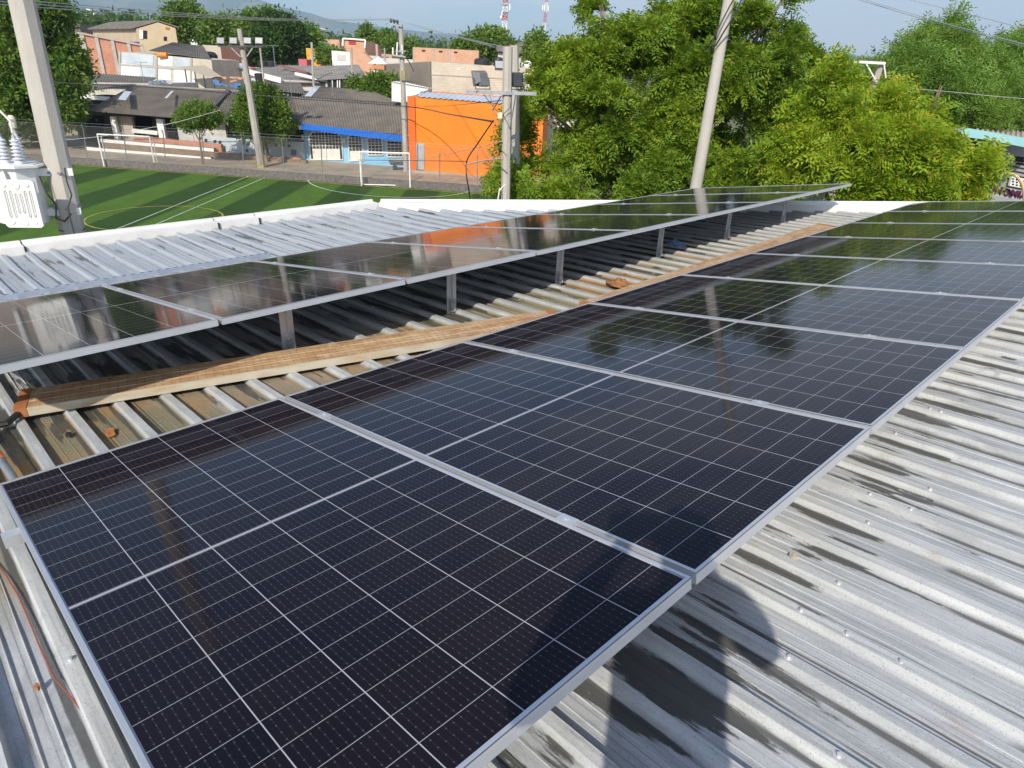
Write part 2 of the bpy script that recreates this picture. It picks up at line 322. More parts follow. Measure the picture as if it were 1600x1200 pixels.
# ================================================================== THE ROOF AND ITS BUILDING
SL = 0.055
def rz_(X): return -1.630 + SL*(X + 2.83)          # pan height, measured from the camera
RZ = -YAW
def WR(X, Y, z=0.0):                                # roof coordinates -> world
    c, s = math.cos(RZ), math.sin(RZ); return Vector((X*c - Y*s, X*s + Y*c, z + CZ))
def RP(px, py, lift=0.0):                           # pixel -> roof coordinates on the sheet
    d = ray(px, py); c, s = math.cos(-RZ), math.sin(-RZ); dx, dy, dz = d.x*c-d.y*s, d.x*s+d.y*c, d.z
    t = (-1.630 + SL*2.83 + lift)/(dz - SL*dx); return Vector((dx*t, dy*t, dz*t))
bld = thing('roofed_hall', 'grey corrugated metal roofed hall carrying the two rows of solar panels', 'building', (0,0,CZ), RZ)
PITCH_R = 0.2057
prof = [(-0.028,0.0),(-0.018,0.034),(0.018,0.034),(0.028,0.0),(0.075,0.0),(0.079,0.004),(0.083,0.0),(0.122,0.0),(0.126,0.004),(0.130,0.0)]
XL, XR, Y0, Y1 = -8.02, 7.0, -4.6, 19.0
xs = [XL] + [XL + 0.6*i for i in range(1, 25)] + [XR]
k0, k1 = int(Y0/PITCH_R), int(Y1/PITCH_R)
mb = MB(); row = []
for k in range(k0, k1):
    for (dy, h) in prof:
        row.append((k*PITCH_R + dy + 0.083, h))
for (y, h) in row:
    for x in xs:
        wob = 0.006*math.sin(x*1.7 + y*0.9) + 0.004*math.sin(x*4.1 - y*2.3) if h == 0 else 0.004*math.sin(x*2.1+y*1.1)
        if x < -7.6: wob += 0.02*(-7.6-x)/0.4
        mb.v.append((x, y, rz_(x) + h + wob))
nx = len(xs)
for i in range(len(row)-1):
    for j in range(nx-1):
        a = i*nx + j; mb.f.append((a, a+1, a+nx+1, a+nx))
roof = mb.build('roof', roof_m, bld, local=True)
cA, cB = RP(655, 330), RP(1392, 334)                # far edge runs aslant
dvec = (Vector((cB.x, cB.y, 0)) - Vector((cA.x, cA.y, 0))).normalized(); nrm = Vector((-dvec.y, dvec.x, 0))
bm = bmesh.new(); bm.from_mesh(roof.data)
bmesh.ops.bisect_plane(bm, geom=bm.verts[:]+bm.edges[:]+bm.faces[:], plane_co=(cA.x, cA.y, 0), plane_no=nrm, clear_outer=True)
bm.to_mesh(roof.data); bm.free()
# corner and outline
Pc = Vector((cA.x, cA.y, 0)); tt = (XL - Pc.x)/dvec.x
corner = Pc + dvec*tt; far = Pc + dvec*((XR - Pc.x)/dvec.x)
cz = lambda p: rz_(p.x)
# parapet coping: white band along the left edge and along the slanting far edge
def coping(mb, a, b, inner, wdt=0.16, hgt_=0.11):
    a, b = Vector(a), Vector(b); d = (b-a).normalized(); out = Vector((-d.y, d.x, 0))*1.0
    za, zb = cz(a), cz(b)
    for (o0, o1, z0, z1) in ((0.0, wdt, -0.5, hgt_), (wdt-0.03, wdt+0.012, hgt_-0.002, hgt_+0.025)):
        vs = []
        for p, zz in ((a, za), (b, zb)):
            for (o, z) in ((o0, z0), (o1, z0), (o1, z1), (o0, z1)): vs.append((p.x+out.x*o, p.y+out.y*o, zz+z))
        mb.add(vs, [(0,1,2,3),(7,6,5,4),(0,4,5,1),(1,5,6,2),(2,6,7,3),(3,7,4,0)])
pm = MB(); 
prev = Vector((XL-0.01, -4.6, 0)); cuts = [1.1, 3.02, 3.52]
for yy in cuts:
    q = Vector((XL-0.01, yy-0.008, 0)); coping(pm, prev, q, 1); prev = Vector((XL-0.01, yy+0.008, 0))
cor = Vector((XL-0.01, corner.y, 0)); coping(pm, prev, cor, 1)
coping(pm, Vector((corner.x, corner.y, 0)), far, 1)
tag(pm.build('parapet_coping', white_paint, bld, local=True), 'white painted coping along the edge of the metal roof')
for yy in cuts: MB().box(XL-0.20, XL+0.004, yy-0.009, yy+0.009, rz_(XL)-0.1, rz_(XL)+0.102).build('coping_joint', black, bld, local=True)
wl = MB(); poly = [Vector((XL, -4.5, 0)), Vector((XL, corner.y, 0)), far + Vector((0,-0.05,0)), Vector((XR-0.1, -4.5, 0))]
for i in range(4):
    p, q = poly[i], poly[(i+1) % 4]
    wl.add([(p.x,p.y,-CZ-0.2),(q.x,q.y,-CZ-0.2),(q.x,q.y,rz_(q.x)-0.06),(p.x,p.y,rz_(p.x)-0.06)], [(0,1,2,3)])
wl.build('wall', plaster, bld, local=True)
# roofing screws with pale washers standing on the ribs
def rib_y(y): return round((y-0.083)/PITCH_R)*PITCH_R + 0.083
scr = [RP(*q) for q in [(1386,698),(1461,763),(1442,656),(1457,663),(1405,825),(1338,846),(1287,947),(1385,1076),(1203,1072),(1370,770),(1386,650),(1230,988),(1300,1030),
       (120,742),(48,1078),(590,486),(250,700)]]
for k in range(60):
    xx = random.choice((-0.15, 0.9, -7.72, -5.9, -4.6)) + random.uniform(-.03,.03); yy = random.uniform(-0.6, 12)
    if (Vector((xx,yy,0)) - Pc).dot(nrm) < -0.2: scr.append(Vector((xx, yy, 0)))
zinc = M('zinc washer', (0.75,0.75,0.74), (0.6,0.6,0.6), 0.35, 0.5, 30)
for i, p in enumerate(scr[:70]):
    y = rib_y(p.y); z = rz_(p.x) + 0.034
    MB().lathe([(0.013,0.0),(0.013,0.003),(0.006,0.004),(0.006,0.011),(0.001,0.012)], (p.x, y, z), 10).build('roof_screw', zinc, roof, True, True)

# ================================================================== SOLAR PANELS
PL, PW, PG, TILT = 2.278, 1.134, 0.022, 0.168
def make_panel():
    root = thing('solar_panel', 'x', 'solar panel')
    f = MB(); H = 0.035
    for (x0,x1,y0,y1) in ((0,PL,0,0.0015),(0,PL,PW-0.0015,PW),(0,0.0015,0.0015,PW-0.0015),(PL-0.0015,PL,0.0015,PW-0.0015)): f.box(x0,x1,y0,y1,-H,-0.0002)
    lip = 0.0105
    for (x0,x1,y0,y1) in ((0,PL,0,lip),(0,PL,PW-lip,PW),(0,lip,lip,PW-lip),(PL-lip,PL,lip,PW-lip)): f.box(x0,x1,y0,y1,-0.003,0.0)
    for (x0,x1,y0,y1) in ((0.0016,PL-.0016,0.0016,0.028),(0.0016,PL-.0016,PW-0.028,PW-0.0016),(0.0016,0.028,0.028,PW-0.028),(PL-0.028,PL-0.0016,0.028,PW-0.028)): f.box(x0,x1,y0,y1,-H+0.0004,-H+0.0020)
    f.build('frame', alu, root, local=True)
    g = MB(); g.box(0.002,PL-0.002,0.002,PW-0.002,-0.0075,-0.0035); g.build('glass', glass_m, root, local=True)
    b = MB(); b.box(0.003,PL-0.003,0.003,PW-0.003,-0.0095,-0.0078); b.build('backsheet', M('backsheet', (0.6,0.6,0.6), (0.55,0.55,0.55), 0.6), root, local=True)
    return root
proto = make_panel()
ordn = ['nearest', 'second', 'third', 'fourth', 'fifth', 'sixth', 'seventh', 'eighth', 'farthest']
def place(o, X, Y, z): o.location = WR(X, Y, z); o.rotation_euler = (0, -TILT, RZ); o.rotation_mode = 'XYZ'
def set_panel(o, X, Y, z):
    c, s = math.cos(RZ), math.sin(RZ)
    o.rotation_mode = 'QUATERNION'
    o.rotation_quaternion = (Matrix.Rotation(RZ, 3, 'Z') @ Matrix.Rotation(-TILT, 3, 'Y')).to_quaternion(); o.location = WR(X, Y, z)
RX, RZ0, RY0 = -2.8312, -1.5026, 0.0965
LX, LZ0, LY0 = -5.559, -1.6045, 1.1889
first = True
for k in range(9):
    o = proto if first else copy_tree(proto); first = False
    set_panel(o, RX, RY0 + k*(PW+PG), RZ0)
    lb = {0:'large dark solar panel filling the lower left foreground, nearest of the right-hand row', 8:'dark solar panel at the far end of the right-hand row'}.get(k, 'dark solar panel, %s from the camera in the right-hand row' % ordn[k])
    tag(o, lb, 'solar panel', 'solar panels in the right-hand row')
for k in range(8):
    o = copy_tree(proto); set_panel(o, LX, LY0 + (k-1)*(PW+PG), LZ0)
    lb = {0:'dark solar panel cut by the left frame edge, nearest of the left-hand row', 7:'dark solar panel overhanging the roof at the far end of the left-hand row'}.get(k, 'dark solar panel, %s from the camera in the left-hand row' % ordn[k])
    tag(o, lb, 'solar panel', 'solar panels in the left-hand row')
# mounting frames
def mount(X0, z0, Ya, n, legs, label):
    root = thing('mounting_frame', label, 'panel mount', (0,0,CZ), RZ, 'aluminium frames under the panel rows')
    c, s = math.cos(TILT), math.sin(TILT); Yb = Ya + n*(PW+PG) - PG
    P = lambda x, h: (X0 + c*x - s*h, z0 + s*x + c*h)
    for x in (0.42, PL-0.30):
        a = P(x, -0.057); m = MB(); m.bar((a[0], Ya-0.05, a[1]), (a[0], Yb+0.05, a[1]), 0.040, 0.040); m.build('rail', alu, root, local=True)
    for y in legs:
        a = P(PL-0.30, -0.08); zt, zb = a[1], rz_(a[0]-0.02)
        m = MB(); yb = y
        m.bar((a[0]-0.021, yb, zb+0.005), (a[0]-0.021, yb, zt+0.02), 0.004, 0.042, (1,0,0))
        m.bar((a[0]-0.021, yb-0.021, zb+0.005), (a[0]-0.021, yb-0.021, zt+0.02), 0.042, 0.004, (1,0,0))
        m.bar((a[0]-0.021, yb+0.021, zb+0.005), (a[0]-0.021, yb+0.021, zt+0.02), 0.042, 0.004, (1,0,0))
        lg = m.build('leg', alu, root, local=True)
        f = MB(); f.box(a[0]-0.01, a[0]+0.035, yb-0.03, yb+0.03, zb+0.034, zb+0.040); f.box(a[0]-0.001, a[0]+0.004, yb-0.02, yb+0.02, zb+0.034, zb+0.12)
        f.lathe([(0.009,0),(0.009,0.008),(0.004,0.009),(0.004,0.018)], (a[0]+0.004, yb, zb+0.095), 6, (1,0,0)); f.lathe([(0.009,0),(0.009,0.008),(0.004,0.009),(0.004,0.02)], (a[0]+0.02, yb, zb+0.040), 6)
        f.build('foot', steel, lg, local=True)
        q = P(0.42, -0.08); f = MB(); f.box(q[0]-0.02, q[0]+0.02, y-0.02, y+0.02, rz_(q[0])+0.02, q[1]+0.01); f.build('foot', steel, root, local=True)
    for i in range(1, n):
        y = Ya + i*(PW+PG) - PG/2
        for x in (0.42, PL-0.42):
            m = MB(); ux, uz = c, s
            for (dx0, dx1, dy0, dy1, h0, h1) in ((-0.03,0.03,-0.019,0.019,0.0006,0.0036),(-0.03,0.03,-0.0095,0.0095,-0.034,0.0005),(-0.006,0.006,-0.006,0.006,0.0036,0.010)):
                vs = []
                for h in (h0, h1):
                    for (dx, dy) in ((dx0,dy0),(dx1,dy0),(dx1,dy1),(dx0,dy1)):
                        a = P(x+dx, h); vs.append((a[0], y+dy, a[1]))
                m.add(vs, [(0,3,2,1),(4,5,6,7),(0,1,5,4),(1,2,6,5),(2,3,7,6),(3,0,4,7)])
            m.build('clamp', alu, root, local=True)
    return root
mount(LX, LZ0, LY0-(PW+PG), 8, [1.67, 2.94, 4.10, 5.55, 6.83, 8.16], 'raised aluminium frame with short legs under the left-hand panel row')
mount(RX, RZ0, RY0, 9, [0.4, 2.3, 3.45, 5.0, 6.9, 8.4, 9.9], 'aluminium rails and clamps holding the right-hand panel row')

# ================================================================== THINGS LYING ON THE ROOF
def plankmat():
    m, t, b = nodes('rusty perforated steel')
    tcn = N(t, 'ShaderNodeTexCoord'); sx = N(t, 'ShaderNodeSeparateXYZ'); t.links.new(tcn.outputs['Object'], sx.inputs[0]); X, Y, Z = sx.outputs
    f = ramp(t, noise(t, (1.2,4,1), 3.0, 9, 0.68), 0.34, 0.66)
    col = mix(t, f, (0.52,0.37,0.21), (0.33,0.17,0.075)); col = mix(t, ramp(t, noise(t, (1,1,1), 14, 6, 0.6), 0.5, 0.72), col, (0.52,0.40,0.26))
    px = math_(t, 'ABSOLUTE', math_(t, 'SUBTRACT', math_(t, 'FRACT', math_(t, 'DIVIDE', X, 0.042)), 0.5)); py = math_(t, 'ABSOLUTE', math_(t, 'SUBTRACT', math_(t, 'FRACT', math_(t, 'DIVIDE', math_(t, 'ADD', Y, 0.5), 0.036)), 0.5))
    d = math_(t, 'SQRT', math_(t, 'ADD', math_(t, 'POWER', math_(t, 'MULTIPLY', px, 0.042), 2.0), math_(t, 'POWER', math_(t, 'MULTIPLY', py, 0.036), 2.0)))
    hole = math_(t, 'LESS_THAN', d, 0.0038)
    t.links.new(mix(t, hole, col, (0.03,0.02,0.015)), b.inputs['Base Color']); b.inputs['Roughness'].default_value = 0.75; b.inputs['Metallic'].default_value = 0.15
    return m
plank_top = plankmat()
plank_side = M('weathered plank side', (0.50,0.46,0.37), (0.42,0.30,0.17), 0.7, 0.1, 5.0, (1,4,4), 0.42, 0.72)
rust = M('orange rust', (0.42,0.16,0.05), (0.26,0.09,0.035), 0.85, 0, 9)
def plank(a, b, label, end):
    a, b = Vector(a), Vector(b); d = b - a; Ln = d.length; ang = math.atan2(d.y, d.x)
    root = thing('scaffold_plank', label, 'scaffold plank', WR(a.x, a.y, rz_(a.x)+0.038), RZ+ang, 'perforated steel scaffold planks')
    root.rotation_mode = 'QUATERNION'; pit = math.atan2(rz_(b.x)-rz_(a.x), Ln)
    root.rotation_quaternion = (Matrix.Rotation(RZ+ang, 3, 'Z') @ Matrix.Rotation(-pit, 3, 'Y')).to_quaternion()
    Wd = 0.235; H = 0.045; m = MB()
    m.box(0.05, Ln-0.05, 0.003, Wd-0.003, H-0.003, H)
    for k in (0.075, 0.155): m.tube([(0.05,k,H+0.0005),(Ln-0.05,k,H+0.0005)], 0.003, 6)
    m.build('deck', plank_top, root, local=True)
    s = MB()
    for y0 in (0.0, Wd-0.003): s.box(0.05, Ln-0.05, y0, y0+0.003, 0.0, H)
    s.box(0.05, Ln-0.05, 0.003, 0.022, 0.0, 0.003); s.box(0.05, Ln-0.05, Wd-0.022, Wd-0.003, 0.0, 0.003)
    s.build('side_rail', plank_side, root, local=True)
    for x0, x1 in ((0.0,0.05),(Ln-0.05,Ln)):
        e = MB(); e.box(x0, x1, -0.002, Wd+0.002, H-0.004, H+0.003); e.box(x0, x1, -0.002, 0.004, 0.0, H-0.004); e.box(x0, x1, Wd-0.004, Wd+0.002, 0.0, H-0.004)
        xx = x0 if x0 == 0 else x1; e.box(xx-0.002, xx+0.002, -0.002, Wd+0.002, 0.005, H+0.0025)
        e.tube([(xx,0.05,0.02),(xx,0.05,0.045)], 0.010, 8); e.build('end_cap', rust, root, local=True)
    return root
plank((-3.68, 0.28, 0), (-2.75, 3.24, 0), 'perforated steel plank with rusty end nearest the camera, between the panel rows', 1)
plank((-2.72, 3.6, 0), (-2.90, 8.05, 0), 'farther perforated steel plank along the right-hand panel row with orange tip', 1)
# slotted strut left of the left row
st = thing('slotted_strut', 'long perforated steel channel lying on the roof ribs at the left', 'strut', (0,0,CZ), RZ)
m = MB(); xa, ya, yb = -6.20, -0.6, 2.78; z = rz_(xa)+0.036
m.box(xa-0.020, xa-0.018, ya, yb, z, z+0.04); m.box(xa+0.018, xa+0.020, ya, yb, z, z+0.04); m.box(xa-0.018, xa+0.018, ya, yb, z+0.038, z+0.04)
m.build('channel', M('blue zinc', (0.50,0.56,0.64), (0.42,0.47,0.55), 0.4, 0.5, 4), st, local=True)
for i in range(48):
    y = ya + 0.05 + i*0.07
    if y < yb-0.03: MB().box(xa-0.006, xa+0.006, y-0.016, y+0.016, z+0.0402, z+0.0412).build('slot', black, st, local=True)
# crumpled rags
def rag(name, c, r, col, label, cat, seed):
    rg = random.Random(seed); m = MB(); n, k = 18, 7; o = 0
    for i in range(k+1):
        ph = i/k
        for j in range(n):
            th = 2*math.pi*j/n; rr = r*(1-ph)**0.7*(0.7+0.5*rg.random()); m.v.append((c[0]+rr*math.cos(th)*1.3, c[1]+rr*math.sin(th)*0.8, c[2]+0.045*ph*(0.5+rg.random())))
    for i in range(k):
        for j in range(n): m.f.append((i*n+j, i*n+(j+1)%n, (i+1)*n+(j+1)%n, (i+1)*n+j))
    m.v = [tuple(WR(*p)) for p in m.v]
    return tag(m.build(name, M(name+' cloth', col, tuple(x*0.6 for x in col), 0.9, 0, 12), None, True), label, cat)
p = RP(968, 447, 0.02); rag('brown_rag', (p.x, p.y, rz_(p.x)+0.034), 0.10, (0.33,0.15,0.06), 'crumpled rusty brown rag on the roof ribs beside the far plank', 'rag', 3)
p = RP(1055, 384, 0.02); rag('blue_scrap', (p.x, p.y, rz_(p.x)+0.034), 0.09, (0.20,0.34,0.55), 'crumpled light blue plastic scrap in the shade of the left panels', 'scrap', 5)
# orange banded tube at the frame edge, black strap, red wire, leaves, brick shard
tb = thing('steel_tube', 'grey steel tube with orange band at the left frame edge', 'tube', (0,0,CZ), RZ)
a, b = RP(-30, 672, 0.06), RP(24, 752, 0.06); mid = a.lerp(b, 0.5)
MB().tube([a, b], 0.017, 12).build('tube', steel, tb, True, True); MB().tube([a, a.lerp(b, 0.62)], 0.0195, 12).build('band', M('orange tape', (0.8,0.20,0.03), (0.7,0.16,0.03), 0.5), tb, True, True)
sp = MB(); q = [RP(-20,668,0.05), RP(10,662,0.05), RP(30,645,0.06), RP(42,640,0.05)]
tag(sp.tube([WR(*p) for p in q], 0.016, 8).build('black_strap', black, None, True), 'short black strap on a roof rib beside the plank end', 'strap')
pts = [RP(*q, 0.012) for q in [(-20,860),(10,900),(28,930),(45,968),(62,1010),(85,1060),(112,1090),(140,1128),(165,1170),(185,1215),(200,1260)]]
tag(MB().tube([WR(p.x, p.y, p.z) for p in pts], 0.0022, 6).build('red_wire', M('red insulation', (0.32,0.07,0.04), (0.25,0.08,0.05), 0.5), None, True), 'thin red wire trailing over the ribs left of the nearest panel', 'wire')
def chip(name, px, py, s, mat_, label, cat, seed):
    rg = random.Random(seed); p = RP(px, py, 0.004); m = MB(); n = 9; top = []; botm = []
    for j in range(n):
        th = 2*math.pi*j/n; rr = s*(0.7+0.6*rg.random()); x, y = rr*math.cos(th)*1.4, rr*math.sin(th)*0.8
        botm.append((p.x+x, p.y+y, rz_(p.x)+0.012)); top.append((p.x+x*0.85, p.y+y*0.85, rz_(p.x)+0.018+0.006*rg.random()))
    m.add(botm+top+[(p.x, p.y, rz_(p.x)+0.022)], [(j, (j+1)%n, n+(j+1)%n, n+j) for j in range(n)] + [(n+j, n+(j+1)%n, 2*n) for j in range(n)] + [tuple(reversed(range(n)))])
    m.v = [tuple(WR(*q)) for q in m.v]; return tag(m.build(name, mat_, None), label, cat)
drym = M('dry leaf', (0.45,0.40,0.30), (0.34,0.27,0.18), 0.8, 0, 20)
chip('dry_leaf', 1211, 940, 0.012, drym, 'pale dry leaf on the sheet right of the nearest panels', 'leaf', 1)
chip('dry_leaf', 1238, 873, 0.011, drym, 'small pale dry leaf near the corner of the second panel', 'leaf', 2)
chip('brick_shard', 173, 679, 0.032, rust, 'square rusty orange shard on the silt beside the nearest panel', 'shard', 4)
chip('rust_lump', 60, 1078, 0.009, rust, 'small rust lump stuck on a rib at the lower left', 'rust', 6)
chip('bark_bit', 108, 683, 0.02, black, 'small dark bark bit on the olive silt by the plank', 'debris', 8)

# ================================================================== GROUND, FIELD, STREET, HILLS
def sheet(pts, z): return MB().add([(x, y, z) for x, y in pts], [tuple(range(len(pts)))])
grass_m = M('dry grassland', (0.105,0.13,0.05), (0.16,0.14,0.075), 0.95, 0, 0.02)
struct('ground', sheet([(-9000,-900),(9000,-900),(9000,9000),(-9000,9000)], -0.08), grass_m)
def turfmat():
    m, t, b = nodes('artificial turf'); b.inputs['Roughness'].default_value = 0.9; b.inputs['Specular IOR Level'].default_value = 0.1
    tcn = N(t, 'ShaderNodeTexCoord'); sx = N(t, 'ShaderNodeSeparateXYZ'); t.links.new(tcn.outputs['Object'], sx.inputs[0]); X = sx.outputs[0]
    wob = math_(t, 'MULTIPLY', math_(t, 'SUBTRACT', noise(t, (1,1,1), 3.0, 4), 0.5), 0.25)
    fr = math_(t, 'FRACT', math_(t, 'DIVIDE', math_(t, 'ADD', math_(t, 'ADD', X, wob), 100.0 + 12.9), 4.08))
    st = ramp(t, fr, 0.47, 0.53)
    c = mix(t, st, (0.036,0.078,0.017), (0.088,0.172,0.026))
    c = mix(t, ramp(t, noise(t, (1.2,0.6,1), 1.1, 9, 0.7), 0.35, 0.75), c, mix(t, 0.5, c, (0.028,0.055,0.018)))
    c = mix(t, math_(t, 'MULTIPLY', ramp(t, noise(t, (2,1,1), 0.35, 6, 0.65), 0.5, 0.7), 0.5), c, (0.075,0.105,0.035))
    c = mix(t, math_(t, 'MULTIPLY', ramp(t, noise(t, (2,7,1), 3, 8, 0.75), 0.48, 0.70), 0.55), c, (0.022,0.036,0.014))
    t.links.new(c, b.inputs['Base Color']); bump(t, b, noise(t, (1,1,1), 22, 4), 0.5, 0.03); return m
struct('sports_field', sheet([(-60,6),(2.5,6),(2.5,40.3),(-60,50.9)], -0.01), turfmat())
FP = lambda r, a=41.0, b=-0.17: a + b*r
def line(pts, w_, z, name, m):
    mb = MB()
    for i in range(len(pts)-1):
        p, q = Vector((*pts[i],0)), Vector((*pts[i+1],0)); d = (q-p).normalized(); n = Vector((-d.y, d.x, 0))*w_/2
        mb.add([(p+n).to_tuple()[:2]+(z,), (p-n).to_tuple()[:2]+(z,), (q-n).to_tuple()[:2]+(z,), (q+n).to_tuple()[:2]+(z,)], [(0,1,2,3)])
    return struct(name, mb, m)
lw = M('white turf line', (0.52,0.56,0.48), (0.30,0.38,0.25), 0.8, 0, 2.5); ly = M('yellow turf line', (0.45,0.36,0.05), (0.22,0.24,0.05), 0.8, 0, 2.5)
line([(-17.5,12),(-17.35,43.9)], 0.07, 0.002, 'field_line', lw); line([(-16.4,12),(-16.2,43.6)], 0.07, 0.002, 'field_line', lw)
line([(-8.2+5.4*math.sin(a), 44.0-5.2*math.cos(a)+1.0*math.sin(a)*-0.17*5) for a in [R_(-82+164*i/24) for i in range(25)]], 0.10, 0.002, 'field_line', lw)
line([(-16.95+2.95*math.cos(R_(15*i)), 31.2+2.75*math.sin(R_(15*i))) for i in range(25)], 0.08, 0.006, 'field_line', ly)
line([(r, FP(r)-0.55) for r in range(-50, 2, 3)], 0.12, 0.002, 'field_line', ly)
sand = M('sandy street', (0.45,0.365,0.265), (0.28,0.225,0.165), 0.95, 0, 0.7, bmp=0.3)
# raised street and town ground, climbing gently on the far left
mb = MB(); rr_ = [-420,-300,-200,-140,-100,-75,-60,-45,-30,-20,-10,-4,2.4]; ff = [0,3,7,12,20,35,60,100,160,240,340,460]
for r in rr_:
    for f in ff:
        F = FP(r, 41.06) + f; mb.v.append((r, F, 0.35 + max(0, F-95)*0.010 + max(0, F-90)*max(0, -r-20)*0.00004))
for i in range(len(rr_)-1):
    for j in range(len(ff)-1):
        a = i*len(ff)+j; mb.f.append((a, a+len(ff), a+len(ff)+1, a+1))
struct('street', mb, sand)
mb = MB()
mb.prism([(-70, FP(-70), -0.05), (2.4, FP(2.4), -0.05), (2.4, FP(2.4), 0.40), (-70, FP(-70), 0.40)], (0.02, 0.16, 0))
tag(mb.build('retaining_kerb', M('pebbled dark concrete', (0.17,0.155,0.14), (0.09,0.085,0.08), 0.95, 0, 6)), 'low dark retaining kerb under the chain link fence by the turf', 'kerb')

# ---- mountains and hills
def ridge(name, sil, F, depth, m, seed, n=140, rows=14):
    rg = np.random.default_rng(seed); xs_ = np.linspace(sil[0][0], sil[-1][0], n); ys_ = np.interp(xs_, [s[0] for s in sil], [s[1] for s in sil])
    jit = np.convolve(rg.normal(0, 1, n+8), np.ones(5)/5, 'same')[4:-4]*1.6; mb = MB()
    gul = np.cumsum(rg.normal(0, 1, n)); gul = (gul-np.convolve(gul, np.ones(15)/15, 'same'))
    for i in range(n):
        top = D(xs_[i], ys_[i]+jit[i], F)
        for j in range(rows+3):
            t = j/rows if j <= rows else 1
            back = 0 if j <= rows else (j-rows)*0.25
            y = F - depth*(1-t) + back*depth; k = y/F
            prof_ = t**1.5 + (0.10*math.sin(3.1*t*math.pi+gul[i]*1.3)*t*(1-t)*2)
            z = top.z*prof_*(1-back*0.9); mb.v.append((top.x*k + gul[i]*depth*0.02*t*(1-t), y, max(z, -2) if t > 0 else -2))
    R2 = rows+3
    for i in range(n-1):
        for j in range(R2-1):
            a = i*R2+j; mb.f.append((a, a+R2, a+R2+1, a+1))
    return struct(name, mb, m, smooth=True)
mount_m = M('mountain slopes', (0.045,0.075,0.03), (0.19,0.165,0.10), 0.95, 0, 0.0035, (1,1,1), 0.46, 0.70)
ridge('mountains', [(-700,-20),(-200,-30),(60,-34),(180,-26),(300,-16),(400,-2),(432,10),(480,20),(520,32),(560,38),(620,46),(700,54),(790,62),(900,70),(1100,86),(1240,92),(1290,84),(1345,86),(1420,98),(1550,104),(1750,96),(2300,110)], 6200, 2200, mount_m, 3)
ridge('hills', [(-500,30),(0,30),(300,34),(440,38),(485,44),(520,53),(560,62),(640,76),(760,90)], 1900, 700, M('green hill', (0.05,0.10,0.025), (0.11,0.13,0.045), 0.95, 0, 0.02), 5, 90, 8)

# ================================================================== LEAVES AND TREES
def quads_obj(name, Q, m, parent):
    n = len(Q); me = bpy.data.meshes.new(name); V_ = Q.reshape(-1, 3).astype(np.float32)
    if parent is not None: V_ = V_ - np.array(ROOT[parent][0], np.float32)
    me.vertices.add(n*4); me.vertices.foreach_set('co', V_.ravel()); me.loops.add(n*4); me.loops.foreach_set('vertex_index', np.arange(n*4, dtype=np.int32))
    me.polygons.add(n); me.polygons.foreach_set('loop_start', np.arange(0, n*4, 4, dtype=np.int32)); me.polygons.foreach_set('loop_total', np.full(n, 4, np.int32)); me.update(); me.validate()
    return link(name, me, m, parent)
def unit(a): return a/np.maximum(np.linalg.norm(a, axis=-1, keepdims=True), 1e-9)
def leaves(base, dirn, ln, wd, rg, nrm=None):
    side = unit(np.cross(dirn, unit(rg.normal(size=dirn.shape)) if nrm is None else unit(nrm + rg.normal(size=dirn.shape)*0.22))); ln = np.asarray(ln)[..., None]; wd = np.asarray(wd)[..., None]
    tip = base + dirn*ln; mid = base + dirn*ln*0.45
    return np.stack([base, mid+side*wd/2, tip, mid-side*wd/2], axis=1)
def crown_points(blobs, n, rg, shell=0.45, rc=0.30, fill=0.14, per_cluster=16):
    """twig ends gathered in leafy clusters that stand out of the crown, with dark gaps between"""
    B = np.array(blobs, float); vol = (B[:,3]*B[:,4]*B[:,5])**(2/3); nc = max(12, n//per_cluster); idx = rg.choice(len(B), size=nc, p=vol/vol.sum()); B[:,3:6] *= 0.90
    d = unit(rg.normal(size=(nc,3))); d[:,2] = np.where(d[:,2] < -0.5, -d[:,2], d[:,2])
    r = shell + (1.08-shell)*rg.random(nc)**0.4
    C = B[idx,:3] + d*B[idx,3:6]*r[:,None]; keep = np.ones(nc, bool)
    for k in range(len(B)):
        q = np.linalg.norm((C-B[k,:3])/B[k,3:6], axis=1); keep &= ~((q < 0.5) & (idx != k))
    C, d, idx = C[keep], d[keep], idx[keep]; nc = len(C); kk = rg.integers(0, nc, n)
    rad = B[idx,3]*rc*(0.65+0.8*rg.random(nc)); u = unit(rg.normal(size=(n,3))*np.array([1,1,0.75])+d[kk]*0.35+np.array([0,0,0.25]))
    P = C[kk] + u*(rad[kk]*(0.45+0.6*rg.random(n)**0.6))[:,None]; O = unit(u*0.8+d[kk]*0.5)
    m = int(n*fill); i2 = rg.choice(len(B), size=m, p=vol/vol.sum()); d2 = unit(rg.normal(size=(m,3))); P2 = B[i2,:3] + d2*B[i2,3:6]*(0.15+0.45*rg.random(m))[:,None]
    k3 = max(6, nc//5); i3 = rg.choice(nc, k3); d3 = unit(d[i3]*0.7+np.array([0,0,0.55])+rg.normal(size=(k3,3))*0.25); t3 = np.repeat(np.linspace(0.3,1.5,4)[None], k3, 0).ravel(); j3 = np.repeat(np.arange(k3), 4)
    P3 = C[i3][j3] + d3[j3]*(rad[kk[:1]].mean()*1.4*t3)[:,None]
    return np.concatenate([P, P2, P3]), np.concatenate([O, d2, d3[j3]])
